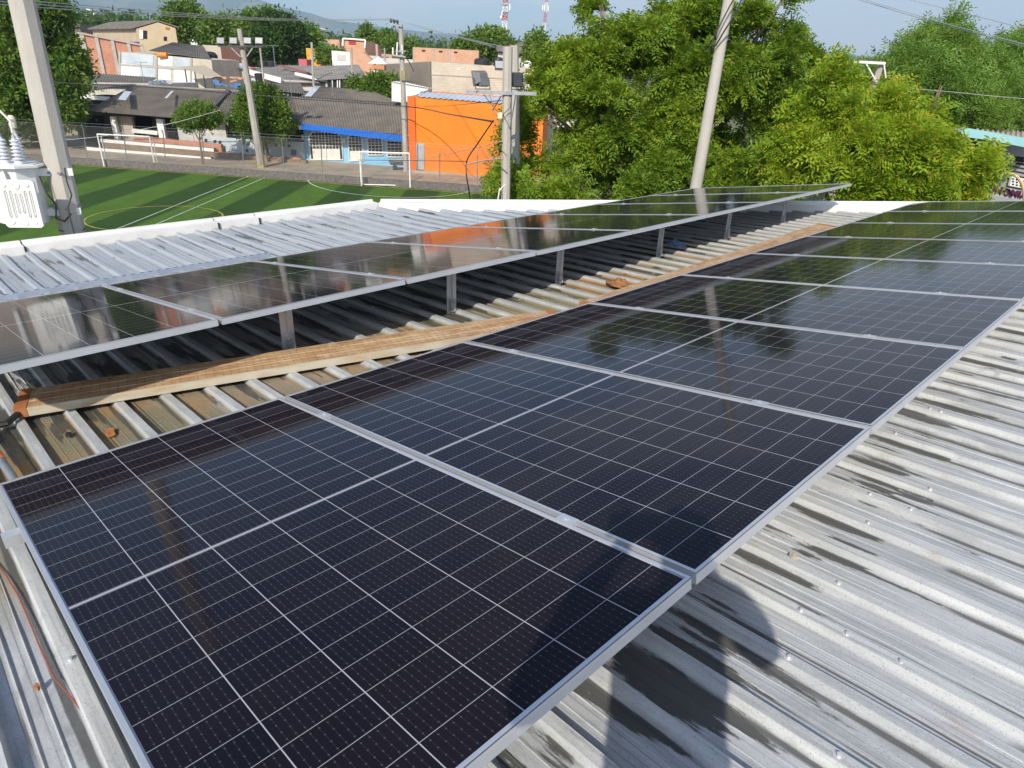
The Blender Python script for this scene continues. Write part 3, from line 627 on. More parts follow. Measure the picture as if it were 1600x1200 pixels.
def fronds(P, O, rg, per, ln, pairs, leaf, w_, droop):   # pinnate sprays at every twig end
    n = len(P)*per; p = np.repeat(P, per, 0); o = np.repeat(O, per, 0)
    axis = unit(o*0.75 + np.array([0,0,0.55]) + np.repeat(rg.normal(size=P.shape)*0.25, per, 0)); e1_ = unit(np.cross(axis, np.array([0.31,0.9,0.17]))); e2_ = np.cross(axis, e1_)
    th = np.tile(np.arange(per)/per*2*np.pi, len(P)) + np.repeat(rg.random(len(P))*6.28, per) + rg.normal(size=n)*0.25; inc = 0.25 + 0.95*rg.random(n)
    rad_ = e1_*np.cos(th)[:,None] + e2_*np.sin(th)[:,None]
    d = unit(axis*np.cos(inc)[:,None] + rad_*np.sin(inc)[:,None] + np.array([0,0,-droop*0.45])); p = p + rad_*ln*0.06 + rg.normal(size=(n,3))*ln*0.08
    sd = unit(np.cross(d, axis + rg.normal(size=(n,3))*0.25)); fn = unit(np.cross(sd, d)); fn = np.where(((fn*axis).sum(1) < 0)[:,None], -fn, fn); szf = np.repeat(0.6+0.75*rg.random(len(P))**1.3, per); L_ = ln*szf*(0.75+0.5*rg.random(n)); out = []
    for k in range(pairs):
        t = (k+0.6)/pairs; b = p + d*(L_*t)[:,None] + np.array([0,0,-1.0])*(droop*0.35*(L_*t*t))[:,None]
        for sg in (-1, 1):
            ld = unit(d*0.60 + sd*sg*0.85 + np.array([0,0,-droop*0.40]) + rg.normal(size=(n,3))*0.10)
            out.append(leaves(b, ld, leaf*szf*(0.75+0.5*rg.random(n))*(1-0.35*abs(t-0.5)), w_*(0.5+0.5*szf), rg, fn))
    return np.concatenate(out)
def simple(P, O, rg, per, ln, w_, spread):
    n = len(P)*per; p = np.repeat(P, per, 0)+rg.normal(size=(n,3))*spread; o = np.repeat(O, per, 0)
    return leaves(p, unit(o*0.6+rg.normal(size=(n,3))*0.8+np.array([0,0,-0.12])), ln*(0.6+0.8*rg.random(n)), np.full(n, w_), rg)
bark = M('bark', (0.27,0.20,0.135), (0.16,0.12,0.085), 0.95, 0, 5, bmp=0.4)
neem_m = leafmat('neem leaf', (0.082,0.158,0.012), (0.18,0.275,0.018), (0.29,0.33,0.03))
bush_m = leafmat('young neem leaf', (0.16,0.27,0.018), (0.26,0.36,0.024), (0.40,0.34,0.03), 0.38)
acac_m = leafmat('feathery leaf', (0.11,0.21,0.032), (0.165,0.27,0.04), (0.21,0.30,0.05), 0.35)
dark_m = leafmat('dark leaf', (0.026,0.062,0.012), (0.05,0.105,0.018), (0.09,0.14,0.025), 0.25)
mid_m = leafmat('green leaf', (0.065,0.135,0.016), (0.115,0.19,0.02), (0.17,0.23,0.028), 0.3)
lime_m = leafmat('lime leaf', (0.085,0.16,0.022), (0.125,0.205,0.03), (0.20,0.26,0.04), 0.32)
far_m = leafmat('far leaf', (0.045,0.095,0.024), (0.075,0.135,0.03), (0.11,0.16,0.04), 0.25)
def blobpx(x, y, r, F, sq=0.9, dp=1.0):
    c = D(x, y, F); k = r/FPX*(F/ray(x, y).y)*1.0
    return (c.x, c.y, c.z, k, k*dp, k*sq)
def tree(name, label, cat, blobs, m, mode, n, base, seed, group=None, rad=0.15, limbs=6, **kw):
    rg = np.random.default_rng(seed); root = thing(name, label, cat, base, 0, group)
    P, O = crown_points(blobs, n, rg, kw.pop('shell', 0.62), kw.pop('rc', 0.27), kw.pop('fill', 0.10), kw.pop('pc', 30))
    Q = fronds(P, O, rg, **kw) if mode == 'frond' else simple(P, O, rg, **kw)
    quads_obj('crown', Q, m, root)
    tr = MB(); b = Vector(base); cs = [Vector(x[:3]) for x in blobs]; ctr = sum(cs, Vector())/len(cs); fork = b.lerp(Vector((b.x*0.7+ctr.x*0.3, b.y*0.7+ctr.y*0.3, ctr.z)), 0.55)
    tr.tube([b, b.lerp(fork, 0.5)+Vector((rad*0.5,0,0)), fork], [rad*1.25, rad, rad*0.8], 9)
    rnd = random.Random(seed)
    for c in sorted(cs, key=lambda q: rnd.random())[:limbs]:
        m1 = fork.lerp(c, 0.5) + Vector((rnd.uniform(-.1,.1), rnd.uniform(-.1,.1), rnd.uniform(0,.2)))*rad*6
        tr.tube([fork, m1, c, c+(c-fork).normalized()*blobs[0][3]*0.3], [rad*0.65, rad*0.4, rad*0.22, rad*0.08], 6)
        for _ in range(4):
            e = c + Vector((rnd.uniform(-1,1), rnd.uniform(-1,1), rnd.uniform(-.4,.8)))*blobs[0][3]*0.5
            tr.tube([m1.lerp(c, rnd.uniform(.3,1)), m1.lerp(e, .6), e], [rad*0.22, rad*0.13, rad*0.04], 5)
    tr.build('trunk', bark, root, True)
    return root
# big neem behind the far edge of the roof
nb = [(915,130,52,18.2),(868,225,72,18),(838,290,58,17.4),(955,80,56,18.8),(1000,150,95,18.4),(1045,75,52,19),(925,190,70,17.6),(1090,110,85,18.6),(1165,70,60,19),(1215,12,52,19.4),(1140,30,30,19.2),(940,25,22,18.8),(985,45,24,18.8),(1250,60,42,19.4),
      (1180,150,85,18.4),(1085,235,95,17.8),(975,270,80,17.4),(1190,255,85,17.6),(905,300,60,17.2),(1240,140,52,18.6),(1280,0,22,19.4),(1045,300,70,17.2),(800,280,26,17.2),(845,160,34,17.8)]
tree('neem_tree', 'big spreading green tree behind the leaning concrete pole at the roof end', 'tree', [blobpx(*b) for b in nb], neem_m, 'frond', 2200, (D(1010,330,18.2).x, 18.6, 0), 21, None, 0.17, 12, per=11, ln=0.40, pairs=6, leaf=0.125, w_=0.042, droop=0.7, pc=13, rc=0.27, shell=0.78, fill=0.05)
bb = [(1300,192,48,15.6),(1335,160,28,15.8),(1385,205,42,15.4),(1440,235,36,15.2),(1330,255,58,15),(1410,262,52,14.8),(1466,258,31,14.8),(1262,250,50,15.6),(1472,290,33,14.4),(1503,284,15,14.2),(1445,300,42,14.4),(1370,310,42,14.6),(1322,112,13,15.8),(1488,190,10,15),(1503,215,8,14.6),(1526,258,8,14.2),(1512,272,15,14.2),(1408,158,13,15.4),(1346,128,11,15.6),(1455,190,11,15.2),(1375,165,16,15.4),(1465,150,7,15.2),(1300,140,18,15.8)]
tree('young_neem_tree', 'yellow green bushy tree at the right in front of the shuttered school', 'tree', [blobpx(*b) for b in bb], bush_m, 'frond', 1000, (D(1380,330,15).x, 15.4, 0), 22, None, 0.13, 10, per=11, ln=0.42, pairs=6, leaf=0.125, w_=0.040, droop=0.65, pc=9, rc=0.26, shell=0.78, fill=0.05)
# feathery umbrella trees at the right
ab = [(1462,98,48,34,0.36),(1425,118,46,33,0.34),(1508,115,44,33.5,0.36),(1398,142,34,33,0.32),(1450,150,62,32,0.34),(1532,152,38,33,0.32),(1472,74,26,34,0.4),(1484,46,6,34,1.6),(1390,122,14,33,0.4),(1425,188,42,32,0.42),(1500,186,50,32,0.42)]
tree('umbrella_tree', 'feathery green umbrella shaped tree, dome highest behind the crossarm pole', 'tree', [blobpx(*b) for b in ab], acac_m, 'frond', 2300, (D(1460,200,33).x, 33, 0), 23, None, 0.28, 9, per=7, ln=0.75, pairs=6, leaf=0.22, w_=0.05, droop=0.2, shell=0.5, pc=6, rc=0.24)
ab = [(1585,108,38,37,0.38),(1618,88,40,38,0.38),(1625,125,50,37,0.4),(1578,146,40,36,0.42),(1605,180,52,36,0.48)]
tree('umbrella_tree', 'feathery tree cut by the right frame edge above the shuttered school', 'tree', [blobpx(*b) for b in ab], acac_m, 'frond', 1500, (D(1600,190,37).x, 37, 0), 24, None, 0.28, 5, per=7, ln=0.8, pairs=6, leaf=0.23, w_=0.055, droop=0.2, shell=0.5, pc=6, rc=0.24)
db = [(1360,170,40,42,0.9),(1420,175,50,42,0.9),(1490,185,50,42,0.9),(1560,190,50,42,0.9),(1620,190,50,42,0.9)]
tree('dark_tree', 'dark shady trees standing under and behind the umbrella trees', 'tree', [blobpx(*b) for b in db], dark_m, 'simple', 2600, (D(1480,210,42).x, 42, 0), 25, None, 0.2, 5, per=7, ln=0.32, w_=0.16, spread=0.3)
# left edge tree and the town's trees
lb = [(30,60,62,52),(70,110,52,52),(20,130,55,51),(60,170,50,50.5),(25,200,40,50),(100,150,30,50.5),(108,178,24,50),(88,75,16,52),(75,40,14,52),(70,15,8,52),(115,190,16,50),(50,15,45,53)]
tree('leafy_tree', 'tall dark leafy tree behind the transformer pole at the left edge', 'tree', [blobpx(*b) for b in lb], mid_m, 'simple', 5200, (D(60,245,51).x, 51, 0.35), 31, None, 0.25, 8, per=9, ln=0.36, w_=0.15, spread=0.32)
tree('small_tree', 'small round lime tree before the grey veranda house', 'tree', [blobpx(312,186,27,45.7,0.75), blobpx(297,193,18,45.6,0.7), blobpx(330,192,18,45.6,0.7)], lime_m, 'simple', 900, (D(313,236,45.8).x, 45.8, 0.35), 32, None, 0.07, 3, per=9, ln=0.20, w_=0.08, spread=0.18)
topi = tree('clipped_tree', 'round clipped green tree with white blossoms behind the mast', 'tree', [blobpx(410,176,38,48.1), blobpx(402,196,36,47.8), blobpx(428,190,32,47.8), blobpx(378,196,16,47.6), blobpx(412,208,30,47.6), blobpx(376,212,9,47.6)], mid_m, 'simple', 2600, (D(416,243,48.0).x, 48.0, 0.35), 33, None, 0.07, 4, per=9, ln=0.19, w_=0.10, spread=0.16)
petal = M('white petals', (0.8,0.8,0.76), (0.7,0.7,0.62), 0.7)
for q in [(362,182),(366,188),(363,195),(361,203),(368,205),(364,190),(370,180),(366,211),(372,196)]:
    MB().lathe([(0.02,-0.05),(0.09,0),(0.07,0.05),(0.01,0.07)], D(*q, 47.0), 7).build('blossom', petal, topi, True)
tl = [((600,140,26,60,0.55),(572,138,22,60,0.5),(618,146,18,59.5,0.6)), 'low spreading dark tree between the roofs beside the tall utility pole']
tree('garden_tree', tl[1], 'tree', [blobpx(*b) for b in tl[0]], mid_m, 'simple', 1100, (D(600,165,60).x, 60, 0.35), 34, None, 0.1, 3, per=8, ln=0.3, w_=0.14, spread=0.25)
for i, (bl, lbl, mm, nn) in enumerate([
  ([(290,34,22,118),(272,44,17,117),(312,46,20,118),(300,24,11,119)], 'dark domed tree right of the beige gable house', mid_m, 1300),
  ([(345,58,22,112),(362,48,18,113),(335,62,16,112)], 'low tree behind the left floodlights of the mast', mid_m, 900),
  ([(400,46,20,108),(416,38,15,110),(390,62,17,107)], 'bright green tree top behind the floodlight mast', lime_m, 1100),
  ([(432,62,32,104),(440,82,28,103),(412,80,24,103),(450,58,22,104)], 'large dark round tree right of the floodlight mast', dark_m, 1700),
  ([(478,68,22,110),(490,80,16,109),(468,60,14,111)], 'dark green tree left of the yellow house', mid_m, 900),
  ([(748,84,30,90,0.8),(725,92,20,89,0.8),(775,80,24,91,0.9),(790,88,18,90,0.9)], 'dark green tree behind the block wall left of the twin posts', mid_m, 1400),
  ([(838,72,10,70,1.2),(836,86,12,70,1.2)], 'small bright tree top just right of the twin posts', lime_m, 500),
  ([(622,80,13,130),(612,66,9,132),(640,84,12,130)], 'round tree behind the insulator pole', mid_m, 600),
  ([(575,62,8,150,1.2),(588,68,9,150)], 'thin palm like tree against the blue hills', mid_m, 400),
  ([(508,88,6,100),(525,92,7,99),(516,90,5,99)], 'small bushes before the white house', lime_m, 260)]):
    F = bl[0][3]; tree('town_tree', lbl, 'tree', [blobpx(*(b if len(b) > 4 else (*b, 0.9))) for b in bl], mm, 'simple', nn, (D(bl[0][0], 110, F).x, F, 0.4), 50+i, 'trees among the town roofs', 0.16, 3, per=8, ln=0.55*F/110+0.06, w_=0.26*F/110+0.03, spread=0.5*F/110)
# far woods that read as one mass
def wood(name, sil, F, n, seed, m, label, size, hpx):
    rg = np.random.default_rng(seed); xs_ = rg.uniform(sil[0][0], sil[-1][0], n); P = []
    bump_ = np.interp(xs_, np.linspace(sil[0][0], sil[-1][0], 70), rg.uniform(0, 9, 70))
    for x, bq in zip(xs_, bump_):
        yt = np.interp(x, [s[0] for s in sil], [s[1] for s in sil]) + bq*0.7 + rg.random()**1.6*hpx; f = F*(1+rg.uniform(-.12,.12)); P.append(tuple(D(x, yt, f)))
    P = np.array(P); O = unit(rg.normal(size=P.shape)+np.array([0,-0.5,0.8])); Q = simple(P, O, rg, 7, size, size*0.5, size*0.8)
    return tag(quads_obj(name, Q, m, None), label, None, None, 'stuff')
wood('far_wood', [(-60,20),(70,16),(95,26),(150,32),(190,30),(230,37),(262,42),(300,50),(420,60),(520,64)], 210, 3400, 61, far_m, 'wooded rise beyond the town at the left', 1.5, 40)
wood('far_wood', [(480,64),(560,62),(600,64),(650,70),(720,70),(800,70),(900,78),(1000,84)], 330, 2600, 62, far_m, 'distant tree line beyond the town', 1.9, 26)
wood('far_wood', [(1180,98),(1260,108),(1340,104),(1420,108),(1500,106),(1700,112)], 130, 2600, 63, far_m, 'far tree line at the right beyond the young tree', 1.0, 60)

# ================================================================== POLES, TRANSFORMER, FLOODLIGHTS
def pole_mb(b, t, r0, r1, n=8, tw=0.39): 
    b, t = Vector(b), Vector(t); return MB().tube([b, b.lerp(t, 0.5), t], [r0, (r0+r1)/2, r1], n, True, tw)
# transformer pole
DP = 7.35
def at(px, py, dep): return CAMP + ray(px, py)*dep
pb = at(115, 368, DP); ptop = at(34, 0, DP - 0.93)
ax = (ptop - pb).normalized(); gb = pb - ax*(pb.z/ax.z); tt_ = pb + ax*4.2
tp = thing('utility_pole', 'thick octagonal concrete pole leaning at the left, carrying the white transformer', 'utility pole', gb)
pole_mb(gb, tt_, 0.150, 0.104).build('shaft', concrete, tp)
def band(mb, p, r, h=0.02, n=8): mb.tube([p-ax*h, p+ax*h], r, n, True, 0.39)
for (py, rr) in ((28,0),(190,0),(267,0),(322,0),(358,0)):
    k = (368-py)/368; c = at(115-81*k, py, DP-0.93*k); m = MB(); rr = 0.150 - 0.046*((c-gb).length/(tt_-gb).length) + (0.007 if py in (267,322) else 0.003); thick = py in (267,322)
    band(m, c, rr, 0.022 if thick else 0.008); 
    if thick:
        for s_ in (-1, 1):
            q = c + Vector((0.06*s_+0.03, -rr-0.012, 0)); m.lathe([(0.014,-0.02),(0.014,0.02)], q, 6, (1,0,0))
    m.build('band', steel if thick else darksteel, tp)
m = MB(); pts = [at(101,262,DP-.4), at(104,282,DP-.36), at(112,305,DP-.33), at(106,325,DP-.28), at(110,342,DP-.25), at(116,366,DP-.2)]
m.tube(pts, 0.008, 6); m.build('cable', cable, tp, True)
# transformer: tank, lid, radiators, bushings
DT = 6.95
tc_ = at(30, 300, DT); trf = thing('transformer', 'white pole mounted transformer with ribbed bushings hanging left of the thick pole', 'transformer', tc_)
u_ = ax; r_ = (Vector((1,0.25,0)) - u_*Vector((1,0.25,0)).dot(u_)).normalized(); f_ = u_.cross(r_)      # f_ points away
if f_.y < 0: f_ = -f_
def T(a, b, c): return tc_ + r_*a + f_*b + u_*c
def oct_(hw, hd, z): 
    k = 0.42; return [T(a, b, z) for a, b in ((-hw,-hd*k),(-hw*k,-hd),(hw*k,-hd),(hw,-hd*k),(hw,hd*k),(hw*k,hd),(-hw*k,hd),(-hw,hd*k))]
MB().prism(oct_(0.215, 0.20, -0.30), u_*0.56).build('tank', white_enamel, trf)
m = MB(); m.prism(oct_(0.265, 0.25, 0.262), u_*0.022); m.prism(oct_(0.225, 0.215, 0.284), u_*0.012); m.build('lid', white_enamel, trf)
def radiator(cx, cy, ang, name='radiator'):
    c_, s_ = math.cos(ang), math.sin(ang); rr, ff_ = r_*c_ + f_*s_, -r_*s_ + f_*c_; o = T(cx, cy, -0.03); m = MB()
    def slab(a0, a1, z0, z1, d0, d1):
        pts = [(a0+.02,z0),(a1-.02,z0),(a1,z0+.02),(a1,z1-.02),(a1-.02,z1),(a0+.02,z1),(a0,z1-.02),(a0,z0+.02)]
        m.prism([o + rr*a + u_*z + ff_*d0 for a, z in pts], ff_*(d1-d0))
    slab(-0.165, 0.165, -0.27, 0.20, -0.035, 0.0)
    for a in (-0.105, -0.06, -0.018, 0.026, 0.068, 0.112):
        h0, h1 = (-0.17, 0.10) if abs(a) > 0.04 else (-0.13, 0.07); slab(a-0.013, a+0.013, h0, h1, -0.043, -0.034)
    for (a, z, r) in ((0,0.145,0.038),(-0.1,0.15,0.022),(0.1,0.15,0.022),(0,-0.215,0.042),(-0.1,-0.215,0.022),(0.1,-0.215,0.022)):
        m.lathe([(r, 0.0), (r, 0.006), (r*0.62, 0.009), (r*0.6, 0.006)], o + rr*a + u_*z - ff_*0.035, 14, -ff_)
    m.build(name, white_enamel, trf)
    n_ = MB()
    for z in (0.12, -0.18): n_.bar(o + u_*z, o + u_*z + ff_*0.09, 0.05, 0.03)
    n_.build('radiator_neck', white_enamel, trf)
radiator(0.115, -0.30, 0.0); radiator(-0.33, -0.02, -1.25)
m = MB()
for dz in (0.225,): m.prism([T(-0.02,-0.2,0.14), T(0.02,-0.2,0.14), T(0.006,-0.2,0.24), T(-0.006,-0.2,0.24)], f_*-0.05)
m.build('lifting_lug', white_enamel, trf)
for (a, b, h) in ((-0.03, -0.06, 0.25), (0.05, 0.10, 0.27), (0.11, -0.10, 0.24)):
    m = MB(); prof_ = [(0.045, 0.0), (0.045, 0.03)]
    for k in range(6): prof_ += [(0.030, 0.035+k*0.034), (0.056-0.002*k, 0.046+k*0.034), (0.056-0.002*k, 0.052+k*0.034), (0.030, 0.058+k*0.034)]
    prof_ += [(0.022, h-0.015), (0.022, h)]; m.lathe(prof_, T(a, b, 0.296), 18, u_); bu = m.build('bushing', porcelain, trf, True)
    MB().lathe([(0.018,0),(0.018,0.03),(0.008,0.032),(0.008,0.06)], T(a, b, 0.296+h), 10, u_).build('terminal', palewire, bu, True)
MB().tube([T(-.03,-.06,.60), T(-.06,-.06,.72), T(-.20,-.06,.80), T(-.42,-.05,.74), T(-.5,-.05,.55)], 0.011, 8).build('jumper', white_paint, trf, True)
MB().tube([T(.11,-.10,.59), T(.12,-.11,.70), T(.02,-.12,.84), T(-.22,-.1,.80), T(-.40,-.1,.58)], 0.011, 8).build('jumper', white_paint, trf, True)
MB().lathe([(0.03,0),(0.034,0.02),(0.034,0.10),(0.02,0.12)], T(0.05,0.10,0.62), 12, u_).build('arrester', M('cream polymer', (0.68,0.64,0.50), (0.6,0.57,0.45), 0.5), trf, True)
for z in (0.20, -0.21): 
    a = T(0.20, 0.04, z); b = a + r_*0.30 + f_*0.08; MB().bar(a, b, 0.07, 0.075).build('bracket', white_enamel, trf)
MB().tube([T(.24,-.05,.17), T(.27,-.05,.0), T(.33,-.04,-.12), T(.30,-.04,-.26), T(.36,0,-.30), T(.44,0,-.22)], 0.008, 6).build('lead', cable, trf, True)

# twin posts with floodlights
D1 = 15.4
b1 = at(790, 322, D1); t1 = at(793.5, 73, D1-1.6); d_ = (t1-b1).normalized(); g1 = b1 - d_*(b1.z/d_.z)
post = thing('floodlight_post', 'pale concrete post with steel crossarm and floodlights in front of the orange wall', 'post', g1)
pole_mb(g1, t1, 0.115, 0.10).build('shaft', concrete, post)
ca, cb_ = at(730,143.5,D1-1.15), at(838,146,D1-1.15)
off = Vector((0,-0.13,0)); m = MB(); m.bar(ca+off, cb_+off, 0.05, 0.07); m.build('crossarm', steel, post)
for (p, q) in (((765,147),(783,200)),((806,147),(797,200)),((783,150),(770,172))):
    m = MB(); m.bar(at(*p, D1-1.2)+off*0.5, at(*q, D1-.85)+off*0.5, 0.03, 0.012); m.build('brace', steel, post)
m = MB(); m.obox(at(781.5,180,D1-1.0)+off*0.4, (0.05,0,0), (0,0.04,0), (0,0,0.06)); m.build('junction_box', M('cream box', (0.68,0.63,0.45), (0.6,0.55,0.4), 0.5), post)
for py in (178, 222, 248):
    m = MB(); c = at(790.5, py, D1-(322-py)/249*1.6); m.tube([c-d_*0.012, c+d_*0.012], 0.125, 8, True, 0.39); m.build('band', darksteel, post)
m = MB(); m.tube([at(752,142,D1-1.2), at(765,160,D1-1.1), at(780,177,D1-1.1)], 0.008, 6); m.tube([at(800,148,D1-1.25), at(797,168,D1-1.2), at(785,180,D1-1.15)], 0.008, 6); m.build('cable', cable, post, True)
b2 = at(806.5, 322, 16.6); t2 = at(803.5, 71, 15.0)
d2 = (t2-b2).normalized(); p2 = thing('concrete_post', 'second concrete post half hidden behind the floodlight post', 'post', b2 - d2*(b2.z/d2.z))
pole_mb(b2 - d2*(b2.z/d2.z), t2, 0.11, 0.10).build('shaft', concrete, p2)
a2, c2 = at(773,108,15.2), at(812,109,15.2); m = MB(); m.bar(a2+Vector((0,.12,0)), c2+Vector((0,.12,0)), 0.05, 0.04); m.build('crossarm', darksteel, p2)
def floodlight(c, s, yaw, label, body, lens=None, tilt=-0.25, group='floodlights on posts'):
    root = thing('floodlight', label, 'floodlight', c, 0, group)
    Rm = Matrix.Rotation(yaw, 3, 'Z') @ Matrix.Rotation(tilt, 3, 'X'); P = lambda a, b, z: Vector(c) + Rm @ Vector((a, b, z))*s
    def bx(x0,x1,y0,y1,z0,z1): 
        return MB().add([P(*q) for q in ((x0,y0,z0),(x1,y0,z0),(x1,y1,z0),(x0,y1,z0),(x0,y0,z1),(x1,y0,z1),(x1,y1,z1),(x0,y1,z1))], [(0,3,2,1),(4,5,6,7),(0,1,5,4),(1,2,6,5),(2,3,7,6),(3,0,4,7)])
    h = MB(); fr = [(-.5,.10,-.38),(.5,.10,-.38),(.5,.10,.38),(-.5,.10,.38)]; bk = [(-.30,-.28,-.24),(.30,-.28,-.24),(.30,-.28,.22),(-.30,-.28,.22)]
    h.add([P(*q) for q in fr+bk], [(0,1,2,3),(7,6,5,4),(0,4,5,1),(1,5,6,2),(2,6,7,3),(3,7,4,0)]); h.build('housing', body, root)
    g = bx(-.30,.30,-.40,-.10,-.50,-.20); g.build('gear_box', body, root)
    v = bx(-.54,.54,.10,.16,-.42,.42); v.build('rim', body, root)
    bx(-.46,.46,.161,.175,-.34,.34).build('lens', lens or M('lamp glass', (0.55,0.57,0.6), (0.5,0.52,0.55), 0.1), root)
    y = MB(); y.tube([P(-.56,0,0), P(-.56,-.05,-.62), P(.56,-.05,-.62), P(.56,0,0)], 0.03*s, 6); y.build('yoke', darksteel, root); return root
grey_body = M('grey cast housing', (0.20,0.205,0.215), (0.15,0.155,0.16), 0.45, 0.3, 6); black_body = M('black cast housing', (0.055,0.057,0.062), (0.04,0.042,0.045), 0.4, 0.2, 6)
floodlight(at(752,124,D1-1.2)+Vector((0,-.12,0.03)), 0.36, 0.75, 'large grey floodlight on the left half of the post crossarm', grey_body)
floodlight(at(806,126,D1-1.05)+Vector((0,-.02,0.03)), 0.34, 0.35, 'black floodlight partly hidden by the post on its right', black_body)
floodlight(at(781,100,15.2)+Vector((0,.12,0)), 0.22, 3.0, 'small black floodlight on the short arm left of the twin posts', black_body)
# leaning pole on the right
b3 = at(1086, 300, 13.0); t3 = at(1141, -14, 11.5); d3 = (t3-b3).normalized(); g3 = b3 - d3*(b3.z/d3.z)
lp = thing('leaning_pole', 'smooth pale concrete pole leaning right in front of the big tree', 'utility pole', g3)
pole_mb(g3, t3 + d3*1.5, 0.145, 0.085, 12, 0).build('shaft', concrete, lp, True)
m = MB(); m.tube([at(1106,80,11.8), at(1122,45,11.55), at(1140,10,11.35), at(1160,-25,11.2)], 0.012, 6); m.tube([at(1118,72,11.75), at(1132,48,11.5), at(1150,20,11.3), at(1166,-20,11.1)], 0.014, 6); m.build('cable', cable, lp, True)
# crossarm pole in the trees at the right
b4 = D(1350,220,26.0); t4 = D(1379,97,26.0); cp = thing('crossarm_pole', 'grey concrete pole with white steel crossarm standing in the right-hand trees', 'utility pole', (b4.x-1.1, b4.y, 0))
pole_mb((b4.x-1.1, b4.y, 0), t4, 0.17, 0.11).build('shaft', concrete_far, cp)
m = MB(); m.bar(D(1330,96,25.8), D(1383,99,25.8), 0.08, 0.08); m.build('crossarm', white_paint, cp)
for p, q in (((1353,99),(1369,127)),((1381,100),(1384,122))): m = MB(); m.bar(D(*p,25.8), D(*q,25.8), 0.04, 0.04); m.build('brace', white_paint, cp)
# mast with four floodlights by the fence
b5 = G(410, 270, 0.0); t5 = D(374, 45, 44.9); ms = thing('floodlight_mast', 'tall concrete mast with a crossarm of four floodlights by the turf', 'mast', b5)
pole_mb(b5, t5, 0.27, 0.15, 8).build('shaft', concrete_far, ms)
m = MB(); m.tube([b5 + Vector((0,0,0.02)), b5 + (t5-b5)*0.075], [0.275, 0.27], 8, True, 0.39); m.build('painted_foot', M('faded yellow paint', (0.45,0.42,0.12), (0.35,0.33,0.2), 0.8), ms)
m = MB(); m.bar(D(341,72,44.7), D(411,73.5,44.7), 0.10, 0.10); m.build('crossarm', darksteel, ms)
for p, q in (((360,73),(376,89)),((396,73),(386,88))): m = MB(); m.bar(D(*p,44.7), D(*q,44.7), 0.07, 0.05); m.build('brace', steel, ms)
lens_w = M('white lamp glass', (0.24,0.25,0.27), (0.18,0.19,0.21), 0.25)
for (px, lab) in ((345,'leftmost of the four floodlights on the mast by the turf'),(365,'floodlight just left of the mast head'),(387,'floodlight just right of the mast head'),(405,'rightmost of the four floodlights on the mast by the turf')):
    floodlight(D(px, 64, 44.6), 0.42, math.pi, lab, black_body, lens_w, 0.35, 'floodlights on the mast')
# tall utility pole between the blue and the orange house
b6 = G(635, 268, 0.35); t6 = D(626, 38, b6.y); up_ = thing('utility_pole', 'tall weathered concrete pole with insulators between the blue and orange houses', 'utility pole', b6)
pole_mb(b6, t6, 0.20, 0.14).build('shaft', concrete_far, up_)
m = MB(); m.bar(D(609,37,b6.y-.2), D(628,41,b6.y-.2), 0.10, 0.09); m.build('crossarm', steel, up_)
INS = []
for q in ((611,34),(616,35),(621,36)):
    c = D(*q, b6.y-.2); INS.append(c + Vector((0,0,.16))); MB().lathe([(0.05,-.12),(0.05,0),(0.10,.02),(0.07,.08),(0.11,.10),(0.06,.18)], c, 8).build('insulator', darksteel, up_)
m = MB(); m.bar(D(613,86,b6.y-.3), D(634,89,b6.y-.3), 0.12, 0.08); m.bar(D(618,80,b6.y-.3), D(634,80,b6.y-.3), 0.10, 0.06); m.build('equipment_arm', steel, up_)
for q in ((614,74,614,86),(621,66,620,86),(628,70,629,84)): m = MB(); m.tube([D(q[0],q[1],b6.y-.3), D(q[2],q[3],b6.y-.3)], 0.05, 7); m.build('fuse_cutout', white_paint, up_)
m = MB(); m.tube([D(617,40,b6.y-.2), D(620,52,b6.y-.2), D(619,62,b6.y-.2), D(616,76,b6.y-.3)], 0.02, 6); m.tube([D(632,86,b6.y-.3), D(640,98,b6.y), D(647,112,b6.y)], 0.03, 6); m.build('cable', cable, up_)
m = MB(); c = D(630,118,b6.y-.22); m.obox(c, (0.14,0,0), (0,0.08,0), (0,0,0.28)); m.build('meter_box', M('ochre box', (0.35,0.26,0.10), (0.2,0.18,0.14), 0.7), up_)
for (x0,y0,x1,y1,F,r,lab) in ((411,118,406,72,52,0.06,'thin grey lamp post right of the floodlight mast'),(490,131,487,66,66,0.11,'slim concrete post in front of the mid grey roofs'),(551,130,549,74,66,0.08,'slim pale post left of the white pavilion'),
        (324,72,321,47,112,0.10,'short pale post left of the far dark tree'),(602,130,601,75,72,0.08,'dark thin post right of the white pavilion'),(483,98,482,46,120,0.10,'far pole before the white tower block'),(534,80,534,66,120,0.08,'short pole on the far brick house')):
    p, q = D(x0,y0,F), D(x1,y1,F); o = thing('thin_post', lab, 'post', (p.x, p.y, 0.35), 0, 'thin posts in the town'); MB().tube([(p.x,p.y,0.35), p, q], r, 7).build('shaft', concrete_far, o, True)
